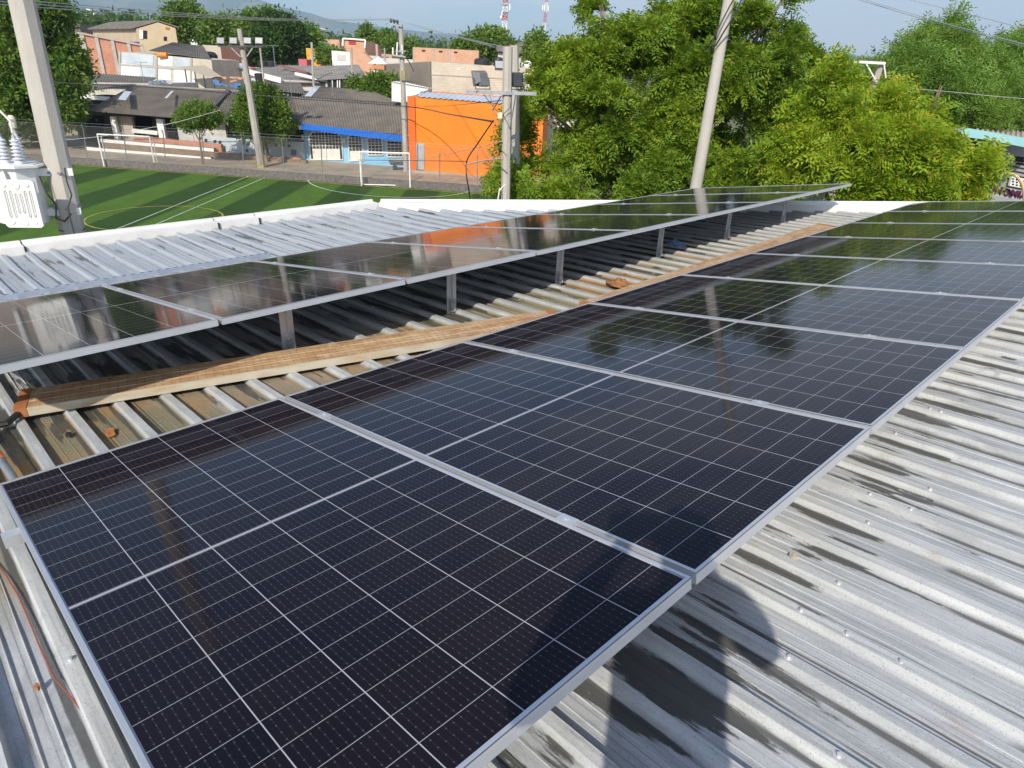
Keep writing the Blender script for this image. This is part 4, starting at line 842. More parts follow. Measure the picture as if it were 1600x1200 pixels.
# telecom towers
redp = M('red tower paint', (0.52,0.06,0.06), (0.42,0.07,0.06), 0.6); whp = M('white tower paint', (0.75,0.75,0.75), (0.68,0.68,0.68), 0.6)
def tower(x0, x1, ys, F, hw, label):
    base = D(x0, ys[0]+14, F); root = thing('telecom_tower', label, 'tower', (base.x, base.y, 0.4))
    f = lambda y: D(x0 + (x1-x0)*(ys[0]-y)/(ys[0]), y, F)
    seg = [ys[0]+14] + list(ys); hw0 = hw
    for i in range(len(seg)-1):
        a, b = f(seg[i]), f(seg[i+1]); 
        if i == 0: a = Vector((a.x, a.y, 0.4))
        m = MB(); cn = [Vector((sx*hw, sy*hw, 0)) for sx, sy in ((-1,-1),(1,-1),(1,1),(-1,1))]; k = max(2, int((b-a).length/(hw*2.2)))
        for j in range(4):
            m.tube([a+cn[j], b+cn[j]], hw*0.17, 5)
            for n_ in range(k):
                p, q = a.lerp(b, n_/k), a.lerp(b, (n_+1)/k); m.tube([p+cn[j], q+cn[(j+1)%4]], hw*0.09, 4); m.tube([p+cn[(j+1)%4], q+cn[j]], hw*0.09, 4); m.tube([q+cn[j], q+cn[(j+1)%4]], hw*0.10, 4)
        m.build('lattice_section', whp if i % 2 == 0 else redp, root); hw *= 0.97
    return root, f
t1_, f1 = tower(787.5, 790, [61, 48, 33, 19, 6, -8, -24, -40], 225, 0.72, 'thick red and white lattice tower, left of the two towers')
for (px, py, r) in ((780,47,0.62),(783,27,0.42)): c = D(px,py,224.0); MB().lathe([(0.02,.25),(r*.7,.12),(r,0),(r*0.96,-.03),(0.02,.1)], c, 14, (0.3,-1,0)).build('dish', whp, t1_, True)
for py in (7, 19): a = f1(py); m = MB(); m.box(a.x-1.15,a.x+1.15,a.y-1.15,a.y+1.15,a.z-.08,a.z+.08); m.build('platform', steel, t1_)
for (px, y0, y1) in ((796.5,6,16),(784.5,18,24)): m = MB(); m.bar(D(px,y0,224), D(px,y1,224), 0.35, 0.3); m.build('antenna', whp, t1_)
t2_, f2 = tower(848.5, 854, [66, 52, 36, 20, 4, -12, -30], 240, 0.42, 'slim red and white tower with panel antennas, right of the two towers')
for (px, y0, y1) in ((848,8,16),(851,8,17),(856.5,9,17)): m = MB(); m.bar(D(px,y0,239), D(px,y1,239), 0.4, 0.3); m.build('antenna', M('cream antenna', (0.72,0.70,0.6), (0.65,0.62,0.5), 0.6), t2_)

# ================================================================== FENCE, GOALS, WIRES
def meshmat(name, c, sc, wdt):
    m, t, b = nodes(name); b.inputs['Base Color'].default_value = (*c, 1); b.inputs['Roughness'].default_value = 0.6
    tcn = N(t, 'ShaderNodeTexCoord'); sx = N(t, 'ShaderNodeSeparateXYZ'); t.links.new(tcn.outputs['Object'], sx.inputs[0]); X, Y, Z = sx.outputs
    def w_(sg): return math_(t, 'LESS_THAN', math_(t, 'FRACT', math_(t, 'MULTIPLY', math_(t, 'ADD', math_(t, 'MULTIPLY', X, sg), Z), sc)), wdt)
    t.links.new(math_(t, 'MAXIMUM', w_(1.0), w_(-1.0)), b.inputs['Alpha']); return m
fence = thing('chain_link_fence', 'chain link fence with bent top posts between the turf and the street', 'fence', (-20, FP(-20), 0.4))
for (bx_, by_, tx_, ty_) in ((136,246,130,201),(198,252,193,204),(259,257,255,209),(320,262,316,214),(381,266,378,216),(444,270,441,224),(504,276,502,233),(687,286,687,246),(746,288,746,249),(75,242,68,196)):
    p = V(bx_, by_, 41.1, -0.17); q = V(tx_, ty_, 41.1, -0.17); p = Vector((p.x, p.y, 0.36)); MB().tube([p, q, q + Vector((0.02,-0.14,0.26))], 0.032, 7).build('post', steel, fence, True)
m = MB(); a, b = -50, 1.0; m.add([(a,FP(a,41.1),0.42),(b,FP(b,41.1),0.42),(b,FP(b,41.1),2.45),(a,FP(a,41.1),2.45)], [(0,1,2,3)]); m.build('wire_mesh', meshmat('fence mesh', (0.13,0.13,0.13), 16.0, 0.085), fence)
for z in (2.45, 2.62): m = MB(); m.tube([(a,FP(a,41.05),z),(-20,FP(-20,41.05),z-0.03),(b,FP(b,41.05),z)], 0.006, 5); m.build('strand', steel, fence)
netm = meshmat('goal net', (0.30,0.30,0.30), 9.0, 0.05)
def goal(pl, pr, h, back, label):
    a, b = G(*pl), G(*pr); root = thing('football_goal', label, 'goal', a); n = (b-a).normalized(); o = Vector((-n.y, n.x, 0))*back; up2 = Vector((0,0,h)); r = 0.045
    for p in (a, b): MB().tube([p, p+up2], r, 9).build('post', white_paint, root, True)
    MB().tube([a+up2, b+up2], r, 9).build('crossbar', white_paint, root, True)
    k = MB(); k.tube([a+o, a+o+up2*0.97], r*.7, 8); k.tube([b+o, b+o+up2*0.97], r*.7, 8); k.tube([a+o+Vector((0,0,.06)), b+o+Vector((0,0,.06))], r*.7, 8); k.tube([a+Vector((0,0,.06)), a+o+Vector((0,0,.06))], r*.6, 8); k.tube([b+Vector((0,0,.06)), b+o+Vector((0,0,.06))], r*.6, 8); k.tube([a+up2, a+o+up2*.97], r*.6, 8); k.tube([b+up2, b+o+up2*.97], r*.6, 8)
    k.build('back_frame', white_paint, root, True)
    MB().add([a+o, b+o, b+o+up2*.95, a+o+up2*.95], [(0,1,2,3)]).build('net', netm, root); return root
goal((163,260), (243,264), 2.0, 0.35, 'white football goal at the left end of the turf by the fence')
goal((565,291), (641,293), 2.0, 0.30, 'white football goal in front of the blue house')
def wire(pts, r, m, label, name='wire', cat='wire', group='overhead wires'):
    P = [Vector(p) for p in pts]; out = []
    for i in range(len(P)-1):
        for k in range(6): 
            t = k/6; p0 = P[max(i-1,0)]; p1, p2 = P[i], P[i+1]; p3 = P[min(i+2, len(P)-1)]
            out.append(0.5*((2*p1)+(p2-p0)*t+(2*p0-5*p1+4*p2-p3)*t*t+(3*p1-p0-3*p2+p3)*t**3))
    out.append(P[-1]); return tag(MB().tube(out, r, 5).build(name, m, None), label, cat, group)
for i, (s_, lab) in enumerate(((0,'upper pale wire from the left edge to the insulator pole'),(1,'middle pale wire from the left edge to the insulator pole'),(2,'lower pale wire from the left edge to the insulator pole'))):
    wire([D(-40,-6+5*i,12), D(150,10+4.0*i,20), D(300,21.5+2.6*i,28), D(460,30+1.2*i,37), INS[i]], 0.010, palewire, lab)
    wire([INS[i], D(655+2*i,41+i,40), D(705+2*i,54+1.5*i,31), D(755+2*i,66+2*i,21), t1 + Vector((0,0,-0.02-0.05*i))], 0.007, palewire, ('upper','middle','lower')[i] + ' pale wire from the insulator pole to the twin posts')
wire([t2 + Vector((0,0,-.02)), D(850,74,18), D(905,76,22), D(1000,82,26)], 0.007, cable, 'dark wire from the twin posts into the big tree')
wire([D(700,52,60), D(770,62,50), D(850,67,40), D(1000,74,30)], 0.012, cable, 'thin dark wire passing the foot of the two towers')
wire([D(1290,-16,20), D(1390,14,17), D(1470,38,15), D(1540,56,13.5), D(1640,84,12)], 0.007, palewire, 'lower pale wire crossing the sky at the upper right')
wire([D(1285,-20,20), D(1390,11,17), D(1470,35,15), D(1540,53,13.5), D(1640,80,12)], 0.006, palewire, 'middle pale wire crossing the sky at the upper right')
wire([D(1390,-8,20), D(1480,14,18), D(1540,29,16), D(1640,54,14)], 0.006, palewire, 'upper pale wire crossing the sky at the upper right')
wire([D(1405,137,24), D(1480,143,23), D(1560,151,22), D(1640,157,21)], 0.009, palewire, 'pale wire running right from the crossarm pole before the umbrella trees')
wire([D(60,128,46), D(250,137,45.5), D(450,153,45), D(632,166,44.5), D(700,178,38), D(771,190,20)], 0.028, cable, 'thick black cable crossing before the grey corrugated roofs')
wire([D(632,168,44.5), D(700,165,35), D(783,157,14.6)], 0.010, cable, 'thin black cable crossing the top of the orange wall')
wire([D(50,222,40), D(150,214,40), D(262,194,40), D(345,172,41)], 0.014, palewire, 'pale cable sagging in front of the veranda')
wire([D(771,188,15.2), D(748,222,16), D(730,250,17), D(729,275,17), D(733,300,17.5), D(736,326,18)], 0.016, cable, 'dark net rope curving down before the orange wall', 'net_rope', 'rope')
wire([D(560,250,30), D(650,251,24), D(728,252,17)], 0.010, cable, 'dark taut rope before the orange wall', 'net_rope', 'rope')
wire([D(729,257,17), D(757,251,16), D(784,248,15)], 0.016, palewire, 'pale rope from the floodlight post to the net corner', 'net_rope', 'rope')
wire([D(560,257,34), D(650,250,26), D(720,236,19), D(784,221,15)], 0.009, palewire, 'thin pale guy line from the post over the orange wall', 'net_rope', 'rope')
wire([b1 + Vector((-0.62,-.2,-3.2)), at(777,318,15), at(781,298,15.1), b1+Vector((-0.02,-.12,.5))], 0.014, white_paint, 'white pipe stay leaning on the foot of the floodlight post', 'pipe_stay', 'pipe')

# ================================================================== THE TOWN
GZ = 0.35
def wallpoly(mb, pts, a, b, depth, base=None, off=0.0):
    """upright wall: pixel outline on the plane y = a + b x, pushed back by depth; base drops the lower edge to that level"""
    n = Vector((-b, 1, 0)).normalized(); P = [V(x, y, a, b) + n*off for x, y in pts]
    if base is not None:
        l, r = P[0], P[-1]; P = P + [Vector((r.x, r.y, base)), Vector((l.x, l.y, base))]
    mb.prism(P, n*depth); return P
def house(name, label, loc, group=None): return thing(name, label, 'house', loc, 0, group)
def roofq(pxq, planes, m, root, pitch=0.18, amp=0.028, name='roof', lift=0.0):
    Q = [V(x, y, *(pl if isinstance(pl, tuple) else (pl, -0.18))) + Vector((0,0,lift)) for (x, y), pl in zip(pxq, planes)]
    return MB().corr(*Q, pitch, amp).build(name, m, root)
S = -0.18
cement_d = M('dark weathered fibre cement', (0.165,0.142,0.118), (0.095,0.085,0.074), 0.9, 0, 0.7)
paleblue = M('pale blue wash', (0.50,0.56,0.60), (0.40,0.46,0.50), 0.9, 0, 0.7, lo=0.4, hi=0.62)
beige_w = M('beige plaster', (0.50,0.40,0.26), (0.42,0.34,0.225), 0.9, 0, 0.5)
tan_w = M('tan veranda plaster', (0.42,0.36,0.29), (0.33,0.29,0.24), 0.9, 0, 0.8)
zinc_white = M('whitish zinc sheet', (0.62,0.66,0.72), (0.50,0.54,0.60), 0.5, 0.2, 1.2)
# ---- grey veranda house
h = house('veranda_house', 'long grey roofed veranda house with white pillars behind the left goal', (V(240,215,47,S).x, V(240,215,47,S).y, GZ))
roofq([(135,173),(346,190),(357,143),(208,134)], [45.7,45.7,52,52], cement, h)
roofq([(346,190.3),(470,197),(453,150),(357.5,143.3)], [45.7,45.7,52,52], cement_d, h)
for seg in ((175,182,0.0),(182,208,0.5),(246,256,0.0),(277,300,0.1),(300,352,0.15)):
    m = MB(); a = 46.5 + seg[2]; l, r = V(seg[0], 200, a, S), V(seg[1], 200, a, S); m.prism([Vector((l.x,l.y,GZ)), Vector((r.x,r.y,GZ)), Vector((r.x,r.y,2.55)), Vector((l.x,l.y,2.55))], (0.04, 0.25, 0))
    m.build('pillar' if seg[1]-seg[0] < 12 else 'wall', white_paint if seg[1]-seg[0] < 12 else (tan_w if seg[0] == 182 else plaster), h)
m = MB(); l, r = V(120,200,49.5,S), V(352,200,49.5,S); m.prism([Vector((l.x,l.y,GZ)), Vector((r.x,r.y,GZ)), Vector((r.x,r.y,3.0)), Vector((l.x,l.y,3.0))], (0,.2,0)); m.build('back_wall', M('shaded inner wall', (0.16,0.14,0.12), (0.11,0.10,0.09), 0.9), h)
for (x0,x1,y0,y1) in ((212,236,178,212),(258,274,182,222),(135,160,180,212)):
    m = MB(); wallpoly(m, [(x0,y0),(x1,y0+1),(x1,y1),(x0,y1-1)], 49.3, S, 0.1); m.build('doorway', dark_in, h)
m = MB(); wallpoly(m, [(206,201),(246,205),(246,211),(206,207)], 46.8, S, 0.15); m.build('bench_wall', white_paint, h)
m = MB(); wallpoly(m, [(256,186),(277,188)], 46.7, S, 0.05, GZ); 
g = MB()
for k in range(9):
    t = k/8; p = V(256+21*t, 190, 46.7, S); g.tube([(p.x,p.y,GZ),(p.x,p.y,2.3)], 0.012, 4)
g.build('gate', darksteel, h)
m = MB(); q = [V(185,156.5,45.7-.02,S), V(197,158,45.7,S), V(206,145,49.3,S), V(195,143.5,49.3,S)]; m.prism([p+Vector((0,0,.06)) for p in q], (0,0,.02)); m.build('skylight_sheet', zinc_white, h)
m = MB(); q = [V(258,155,47,S), V(262,155,47,S), V(272,144,50,S), V(268,144,50,S)]; m.prism([p+Vector((0,0,.08)) for p in q], (0,0,.02)); m.build('skylight_sheet', zinc_white, h)
m = MB(); p, q = V(330,170,47.4,S), V(357.5,142,52,S); m.bar(p+Vector((0,0,.04)), q+Vector((0,0,.06)), 0.35, 0.08); m.build('roof_joint', M('tar band', (0.06,0.055,0.05), (0.09,0.085,0.08), 0.9), h)
m = MB(); p, q = V(357.5,142,52,S), V(452,149.5,52,S); m.tube([p+Vector((0,0,.02)), q+Vector((0,0,.02))], 0.09, 6); p2_ = V(208,133.5,52,S); m.tube([p2_+Vector((0,0,.02)), p+Vector((0,0,.02))], 0.09, 6); m.build('ridge_cap', cement_pale, h)
# low walls before it
earth_w = M('earth and brick debris', (0.27,0.19,0.125), (0.17,0.12,0.085), 0.95, 0, 2.2, bmp=0.4)
def lowwall(nm, lab, top, a, b_, body, dz, cop=None):
    l, r = V(*top[0], a, b_), V(*top[1], a, b_); root = thing(nm, lab, 'low wall', (l.x, l.y, GZ), 0, 'low garden walls'); n = Vector((-b_,1,0)).normalized(); k = 14; up_, dn = [], []
    for i in range(k+1): p = l.lerp(r, i/k); up_.append(p + Vector((0,0,random.uniform(-dz,dz)))); 
    m = MB(); m.prism(up_ + [Vector((r.x,r.y,GZ-.1)), Vector((l.x,l.y,GZ-.1))], n*0.3); m.build('wall', body, root)
    if cop: m = MB(); m.prism([l-n*.03, r-n*.03, r-n*.03-Vector((0,0,cop)), l-n*.03-Vector((0,0,cop))], n*0.2); m.build('white_band', white_paint, root)
lowwall('garden_wall', 'long low white wall nearest the left goal', ((135,229.5),(330,246)), 44.0, -0.20, earth_w, 0.0, 0.26)
lowwall('garden_wall', 'low earth wall with white band in front of the veranda', ((157,217),(334,232)), 45.6, S, earth_w, 0.0, 0.22)
lowwall('brick_parapet', 'low red brick parapet before the veranda', ((208,212),(345,226)), 46.1, S, red_brick, 0.02)
lowwall('rubble_edge', 'broken red brick edging under the small trees', ((296,236),(478,251)), 45.2, S, earth_w, 0.06); lowwall('rubble_edge', 'crumbling red brick course behind the clipped tree', ((335,238),(470,248)), 45.5, S, red_brick, 0.07)
# wall with vents between the trees
wv = thing('vented_wall', 'pale blue washed wall with square vents behind the small trees', 'wall', (V(400,235,46.9,S).x, V(400,235,46.9,S).y, GZ))
for (x0,y0,x1,y1) in ((318,213,397,218),(418,220,474,222)): m = MB(); wallpoly(m, [(x0,y0),(x1,y1)], 46.6, S, 0.15, GZ); m.build('wall', paleblue, wv)
m = MB(); wallpoly(m, [(318,195),(474,203)], 47.6, S, 0.15, GZ); m.build('back_wall', M('wall toned as eave shade', (0.10,0.095,0.09), (0.06,0.06,0.06), 0.9), wv)  # dark colour paints in the shade under the eave
for (x,y) in ((322,219),(336,221),(344,222),(380,224),(388,225),(432,227),(442,227),(452,228),(340,235),(386,235)): m = MB(); wallpoly(m, [(x-2,y-2),(x+2,y-2),(x+2,y+2),(x-2,y+2)], 46.6, S, 0.1, None, -0.04); m.build('vent', dark_in, wv)
m = MB(); wallpoly(m, [(455,233),(463,234),(463,243),(455,242)], 46.6, S, 0.1, None, -0.05); m.build('hatch', darksteel, wv)

# ---- blue house
sky_b = M('sky blue paint', (0.24,0.52,0.76), (0.20,0.46,0.70), 0.75, 0, 0.6); awn = M('bright blue sheet', (0.02,0.17,0.60), (0.02,0.14,0.52), 0.4, 0.1, 1.5)
bh = house('blue_house', 'sky blue house with white arched grilles and bright blue awning', (V(550,250,46.9,S).x, V(550,250,46.9,S).y, GZ))
m = MB(); wallpoly(m, [(473,196),(637,213)], 46.8, S, 7.0, GZ); m.build('wall', sky_b, bh)
roofq([(463,193),(634,211),(628,162.5),(451,150.5)], [46.4,46.4,52.2,52.2], cement, bh, 0.19, 0.03)
roofq([(469.5,202),(631.5,221.5),(633,211.5),(470.5,192.5)], [45.3,45.3,46.3,46.3], awn, bh, 0.16, 0.02, 'awning')
grille = M('white grille paint', (0.72,0.71,0.66), (0.62,0.61,0.56), 0.6)
def arch(x0, x1, yt, yb, solid, name):
    """arched opening: dark pane, frame ring and bars; solid = share of the height closed by a panel"""
    b = S; n = Vector((-b,1,0)).normalized(); pl = V(x0, (yt+yb)/2, 46.8, b); pr = V(x1, (yt+yb)/2, 46.8, b); e = (pr-pl); W_ = e.length; e.normalize(); z1 = V((x0+x1)/2, yt, 46.8, b).z; z0 = V((x0+x1)/2, yb, 46.8, b).z
    Hh = z1-z0; r = min(W_/2, Hh*0.3); O = Vector((pl.x, pl.y, z0)); P = lambda s, z, o=0: O + e*s + Vector((0,0,z)) + n*o
    ou = [(0,0),(W_,0)] + [(W_/2+W_/2*math.cos(a), Hh-r+r*math.sin(a)) for a in [math.pi*k/12 for k in range(13)]]
    m = MB(); m.prism([P(s,z,-0.03) for s,z in ou], n*0.06); o = m.build(name, dark_in, bh)
    f = MB(); loop = ou + [ou[0]]; f.tube([P(s,z,-0.05) for s,z in loop], 0.06, 5)
    top = lambda s: Hh-r+r*math.sqrt(max(0,1-((s-W_/2)/(W_/2))**2))
    k = max(3, int(W_/0.24))
    for i in range(1, k):
        s_ = W_*i/k; f.bar(P(s_, Hh*solid, -0.055), P(s_, top(s_), -0.055), 0.035, 0.03)
    z_ = Hh*solid + 0.2
    while z_ < Hh-0.06:
        hw = W_/2 if z_ < Hh-r else W_/2*math.sqrt(max(0,1-((z_-Hh+r)/r)**2)); f.bar(P(W_/2-hw, z_, -0.055), P(W_/2+hw, z_, -0.055), 0.035, 0.03, (0,1,0)); z_ += 0.22
    f.build('grille', grille, o)
    if solid > 0.05:
        d = MB(); d.prism([P(W_*0.08,0.05,-0.06), P(W_*0.92,0.05,-0.06), P(W_*0.92,Hh*solid,-0.06), P(W_*0.08,Hh*solid,-0.06)], n*0.03); d.build('panel', grille, o)
    return o, P, W_, Hh
o, P, W_, Hh = arch(484,535,203,251,0.36,'double_door'); m = MB(); m.bar(P(W_/2,0.02,-0.07), P(W_/2,Hh,-0.07), 0.12, 0.05); m.build('mullion', grille, o)
arch(545,567,208,252,0.36,'door'); arch(575,598,210,243,0.0,'window'); arch(605,629,213,246,0.0,'window')
for (x,y) in ((538,221),(473.5,214)): m = MB(); c = V(x,y,46.7,S); m.obox(c, (0.1,0,0),(0,0.07,0),(0,0,0.16)); m.build('meter_box', plaster, bh)
roofq([(470,150.5),(628,161.5),(578,141),(495,134.5)], [52.4,52.4,57,57], cement, house('rear_house', 'second corrugated roof showing behind the blue house ridge', (V(540,150,54,S).x, V(540,150,54,S).y, GZ)), 0.19, 0.03)
m = MB(); p, q = V(482,150,52.5,S), V(496,135,57,S); m.bar(p, q, 0.5, 0.06); rh = [o for o in COL.objects if o.name.startswith('rear_house')][0]; m.build('verge_flashing', zinc_white, rh)
m = MB(); wallpoly(m, [(472,151),(627,162)], 52.6, S, 4.2, GZ); m.build('wall', plaster, rh)
cart = thing('handcart', 'small dark handcart parked at the foot of the tall utility pole', 'cart', G(622,266,GZ)); c0 = G(622,266,GZ)
m = MB(); m.add([tuple(c0+Vector(v)) for v in ((-.45,-.2,.35),(.35,-.2,.35),(.35,.25,.35),(-.45,.25,.35),(-.55,-.3,.62),(.5,-.3,.66),(.5,.35,.66),(-.55,.35,.62))], [(0,3,2,1),(0,1,5,4),(1,2,6,5),(2,3,7,6),(3,0,4,7)]); m.build('tray', darksteel, cart)
for s_ in (-.25,.25): MB().tube([c0+Vector((-.3,s_,.02)), c0+Vector((-.1,s_,.36)), c0+Vector((.75,s_,.60))], 0.03, 6).build('handle', darksteel, cart, True)
MB().lathe([(.17,-.04),(.17,.04)], c0+Vector((-.2,0,.17)), 14, (0,1,0)).build('wheel', black, cart)

# ---- orange building
org = M('orange painted wall', (0.80,0.22,0.015), (0.62,0.165,0.02), 0.8, 0, 0.55, (1,1,0.45), lo=0.45, hi=0.78, bmp=0.15); org_shade = M('orange toned as shading', (0.66,0.13,0.012), (0.60,0.11,0.01), 0.75, 0, 0.5)
oa, ob = 45.4, -0.07; ol = V(700,268,oa,ob); orh = thing('orange_building', 'large plain orange walled building with grey door and white roof edge', 'building', (ol.x, ol.y, GZ))
m = MB(); wallpoly(m, [(637.5,150.5),(745,158.5),(850,167.5)], oa, ob, 9.0, GZ); m.build('wall', org, orh)
m = MB(); wallpoly(m, [(637,150),(648.5,151)], oa, ob, 0.2, GZ, -0.14); m.build('pilaster', org_shade, orh)  # wall orange deepened in the colour to paint in the pilaster's shading
g = MB()                                     # shallow vertical grooves of the cladding
for k in range(70):
    x = 651 + k*2.75; p = V(x, 160 + (x-640)*0.08, oa, ob); n = Vector((-ob,1,0)).normalized(); g.bar(Vector((p.x,p.y,GZ+.35)) - n*0.012, Vector((p.x,p.y,p.z)) - n*0.012, 0.035, 0.025, (0,1,0))
g.build('cladding_rib', org, orh)['kind'] = 'stuff'
m = MB(); wallpoly(m, [(645,223),(663,224.5),(663,265),(645,264)], oa, ob, 0.1, None, -0.07); d_o = m.build('door', M('grey steel door', (0.42,0.44,0.46), (0.36,0.38,0.40), 0.5, 0.2), orh)
m = MB(); wallpoly(m, [(652.6,224),(653.6,224),(653.6,265),(652.6,265)], oa, ob, 0.02, None, -0.09); m.build('door_seam', darksteel, d_o)
m = MB(); wallpoly(m, [(640,264.5),(775,277),(850,284),(850,292),(775,285),(640,272)], oa, ob, 0.3, None, -0.2); m.build('plinth', M('grey plinth', (0.40,0.36,0.30), (0.30,0.27,0.22), 0.9, 0, 1), orh)
roofq([(652,150.5),(850,166.5),(866,157.5),(657,143)], [(45.3,ob),(45.3,ob),(49.5,ob),(49.5,ob)], zinc_white, orh, 0.35, 0.03)
# ---- block wall building behind it
bb_ = thing('block_building', 'big bare grey block walled building behind the orange one', 'building', (V(760,150,57,-.1).x, V(760,150,57,-.1).y, GZ))
m = MB(); wallpoly(m, [(674,96),(862,110)], 57, -0.1, 7, GZ); m.build('wall', grey_block, bb_)
m = MB(); wallpoly(m, [(674,115.5),(862,126),(862,127.6),(674,117)], 57, -0.1, 0.1, None, -0.04); m.build('ring_beam', frame_conc, bb_)
for (x,y) in ((717,108.5),(832,113)): m = MB(); wallpoly(m, [(x-3,y-1.3),(x+3,y-1),(x+3,y+1.2),(x-3,y+1)], 57, -0.1, 0.1, None, -0.03); m.build('mortar_patch', white_paint, bb_)
m = MB(); p = V(824.5,112,56.9,-.1); m.tube([(p.x,p.y,p.z),(p.x,p.y,1.5)], 0.05, 6); m.build('downpipe', white_paint, bb_)
sat = thing('satellite_dish', 'white round satellite dish on top of the block wall', 'dish', V(825,101,56.8,-.1)); MB().lathe([(0.02,.12),(.22,.08),(.30,0),(.28,-.02),(.02,.04)], V(825,101,56.6,-.1), 18, (0.2,-1,0.3)).build('reflector', white_paint, sat, True); MB().tube([V(825,101,56.7,-.1), V(825,109,56.9,-.1)], 0.03, 6).build('mount', steel, sat)
for i, (x0,x1,y) in enumerate(((742,764,96.5),(772,786,95))): c = V((x0+x1)/2, y, 59, -.1); tk = thing('water_tank', ('low black tank lying' if i == 0 else 'black water tank standing') + ' on the block building roof', 'water tank', c, 0, 'black tanks on roofs'); r_t = (x1-x0)/2*59/FPX; MB().lathe([(r_t*.9,-.4),(r_t,-.3),(r_t,.1),(r_t*.8,.22),(r_t*.3,.27)], c, 16).build('tank', black, tk, True)
m = MB(); wallpoly(m, [(826,104.5),(850,106)], 60, -0.1, 3, GZ); rr = thing('red_roof_house', 'house with small red roof edge left of the big tree', 'house', V(838,105,60,-.1)); m.build('wall', M('red paint', (0.42,0.09,0.06), (0.36,0.08,0.05), 0.8), rr)
m = MB(); wallpoly(m, [(826,83),(848,84),(848,106),(826,105)], 72, -0.1, 0.3); m.build('rear_wall', plaster, rr)
# white gable wall and stained wall
m = MB(); wg = thing('white_gable_house', 'low house with white sloping gable wall beside the tall utility pole', 'house', (V(640,150,51,S).x, V(640,150,51,S).y, GZ))
wallpoly(m, [(612,127),(628,128),(674,138),(652,147),(634,160),(612,158)], 51.5, S, 0.3); m.build('wall', white_paint, wg)
roofq([(612,127.5),(675,138.5),(664,130),(628,124)], [51.4,51.4,56,56], cement, wg, 0.2)
m = MB(); sw = thing('stained_wall', 'dark stained old wall behind the tall utility pole', 'wall', (V(635,120,66,S).x, V(635,120,66,S).y, GZ)); wallpoly(m, [(590,101),(640,98),(673,96)], 66, S, 0.4, GZ); m.build('wall', dark_block, sw)

# ---- generic blocks further out
def block(name, label, top, F, b, depth, m, cat='house', z=GZ, group=None, roof=None, roofm=None):
    mid = V(top[len(top)//2][0], top[len(top)//2][1], F, b); root = thing(name, label, cat, (mid.x, mid.y, z), 0, group)
    w_ = MB(); wallpoly(w_, top, F, b, depth, z); w_.build('wall', m, root)
    if roof: roofq(roof, [(F-.5,b),(F-.5,b),(F+depth,b),(F+depth,b)], roofm or cement, root, 0.25, 0.03)
    return root
def patch(root, pts, F, b, m, name='window', off=-0.05):
    w_ = MB(); wallpoly(w_, pts, F, b, 0.1, None, off); return w_.build(name, m, root)
# red brick two storey shell: two faces
pA, pB, pC = D(72,49,87), D(127,50.5,84), D(222,69,85.5)
rb = thing('brick_shell', 'two storey red brick shell with grey concrete frame at the left', 'building', (pB.x, pB.y, GZ))
for (p, q, nm) in ((pA, pB, 'wall'), (pB, pC, 'wall')):
    back = Vector((0.3, 0.5, 0)) if q is pB else Vector((-0.3, 0.4, 0)); m = MB(); m.prism([Vector((p.x,p.y,GZ)), Vector((q.x,q.y,GZ)), q, p], back); m.build(nm, red_brick, rb)
    d = q - p; nrm_ = Vector((d.y, -d.x, 0)).normalized()*0.09; f = MB()
    for t in ((0.02, 0.99) if q is pB else (0.01, 0.24, 0.5, 0.77, 0.99)): a = p.lerp(q, t); f.bar((a.x+nrm_.x,a.y+nrm_.y,GZ), a+nrm_, 0.35, 0.14, (nrm_.x,nrm_.y,0))
    for k in (0.42, 0.985): f.bar(p*1 + nrm_ - Vector((0,0,(p.z-GZ)*(1-k))), q + nrm_ - Vector((0,0,(q.z-GZ)*(1-k))), 0.28, 0.14)
    f.build('concrete_frame', frame_conc, rb)
# beige gable house
gb_ = thing('gable_house', 'beige gabled house with blue awning above the brick shell', 'house', (D(247,60,98).x, 98, GZ))
F0 = 98; L0, A0_, R0_ = D(214,45,F0), D(247,35,F0), D(274,44,F0); B0 = D(143,41,112); dl = Vector((B0.x-L0.x, B0.y-L0.y, 0))
m = MB(); m.prism([Vector((L0.x,F0,GZ)), Vector((R0_.x,F0,GZ)), R0_, A0_, L0], dl); m.build('wall', beige_w, gb_)
up_off = Vector((0,0,.12)); m = MB()
for (p, q) in ((L0+Vector((-.7,0,-.15)), A0_), (A0_, R0_+Vector((.5,0,-.1)))): m.prism([p+up_off, q+up_off, q+up_off+dl, p+up_off+dl], (0,0,.15))
m.build('roof', cement, gb_)
patch(gb_, [(220,47),(230,48),(230,61),(220,60)], F0, 0, dark_in); patch(gb_, [(219,47),(224,47.5),(224,61),(219,60.5)], F0, 0, white_paint, 'shutter', -0.12); patch(gb_, [(256,57),(261,57.5),(261,64),(256,63.5)], F0, 0, dark_in); patch(gb_, [(259,42),(265,43),(265,47),(259,46)], F0, 0, rust, 'patch')
m = MB(); p, q = L0 - Vector((0,0,1.6)), L0 + dl - Vector((0,0,1.6)); side = Vector((-1.3,-0.9,-0.35)); m.prism([p, q, q+side, p+side], (0,0,.08)); m.build('awning', M('blue awning', (0.03,0.07,0.30), (0.03,0.06,0.25), 0.6), gb_)
m = MB(); p, q = L0 - Vector((.05,0,1.9)), L0 + dl*.95 - Vector((.05,0,1.9)); m.prism([p, q, q-Vector((0,0,2.2)), p-Vector((0,0,2.2))], (-.1,-.07,0)); m.build('shaded_opening', M('teal shade', (0.06,0.10,0.13), (0.05,0.08,0.10), 0.8), gb_)
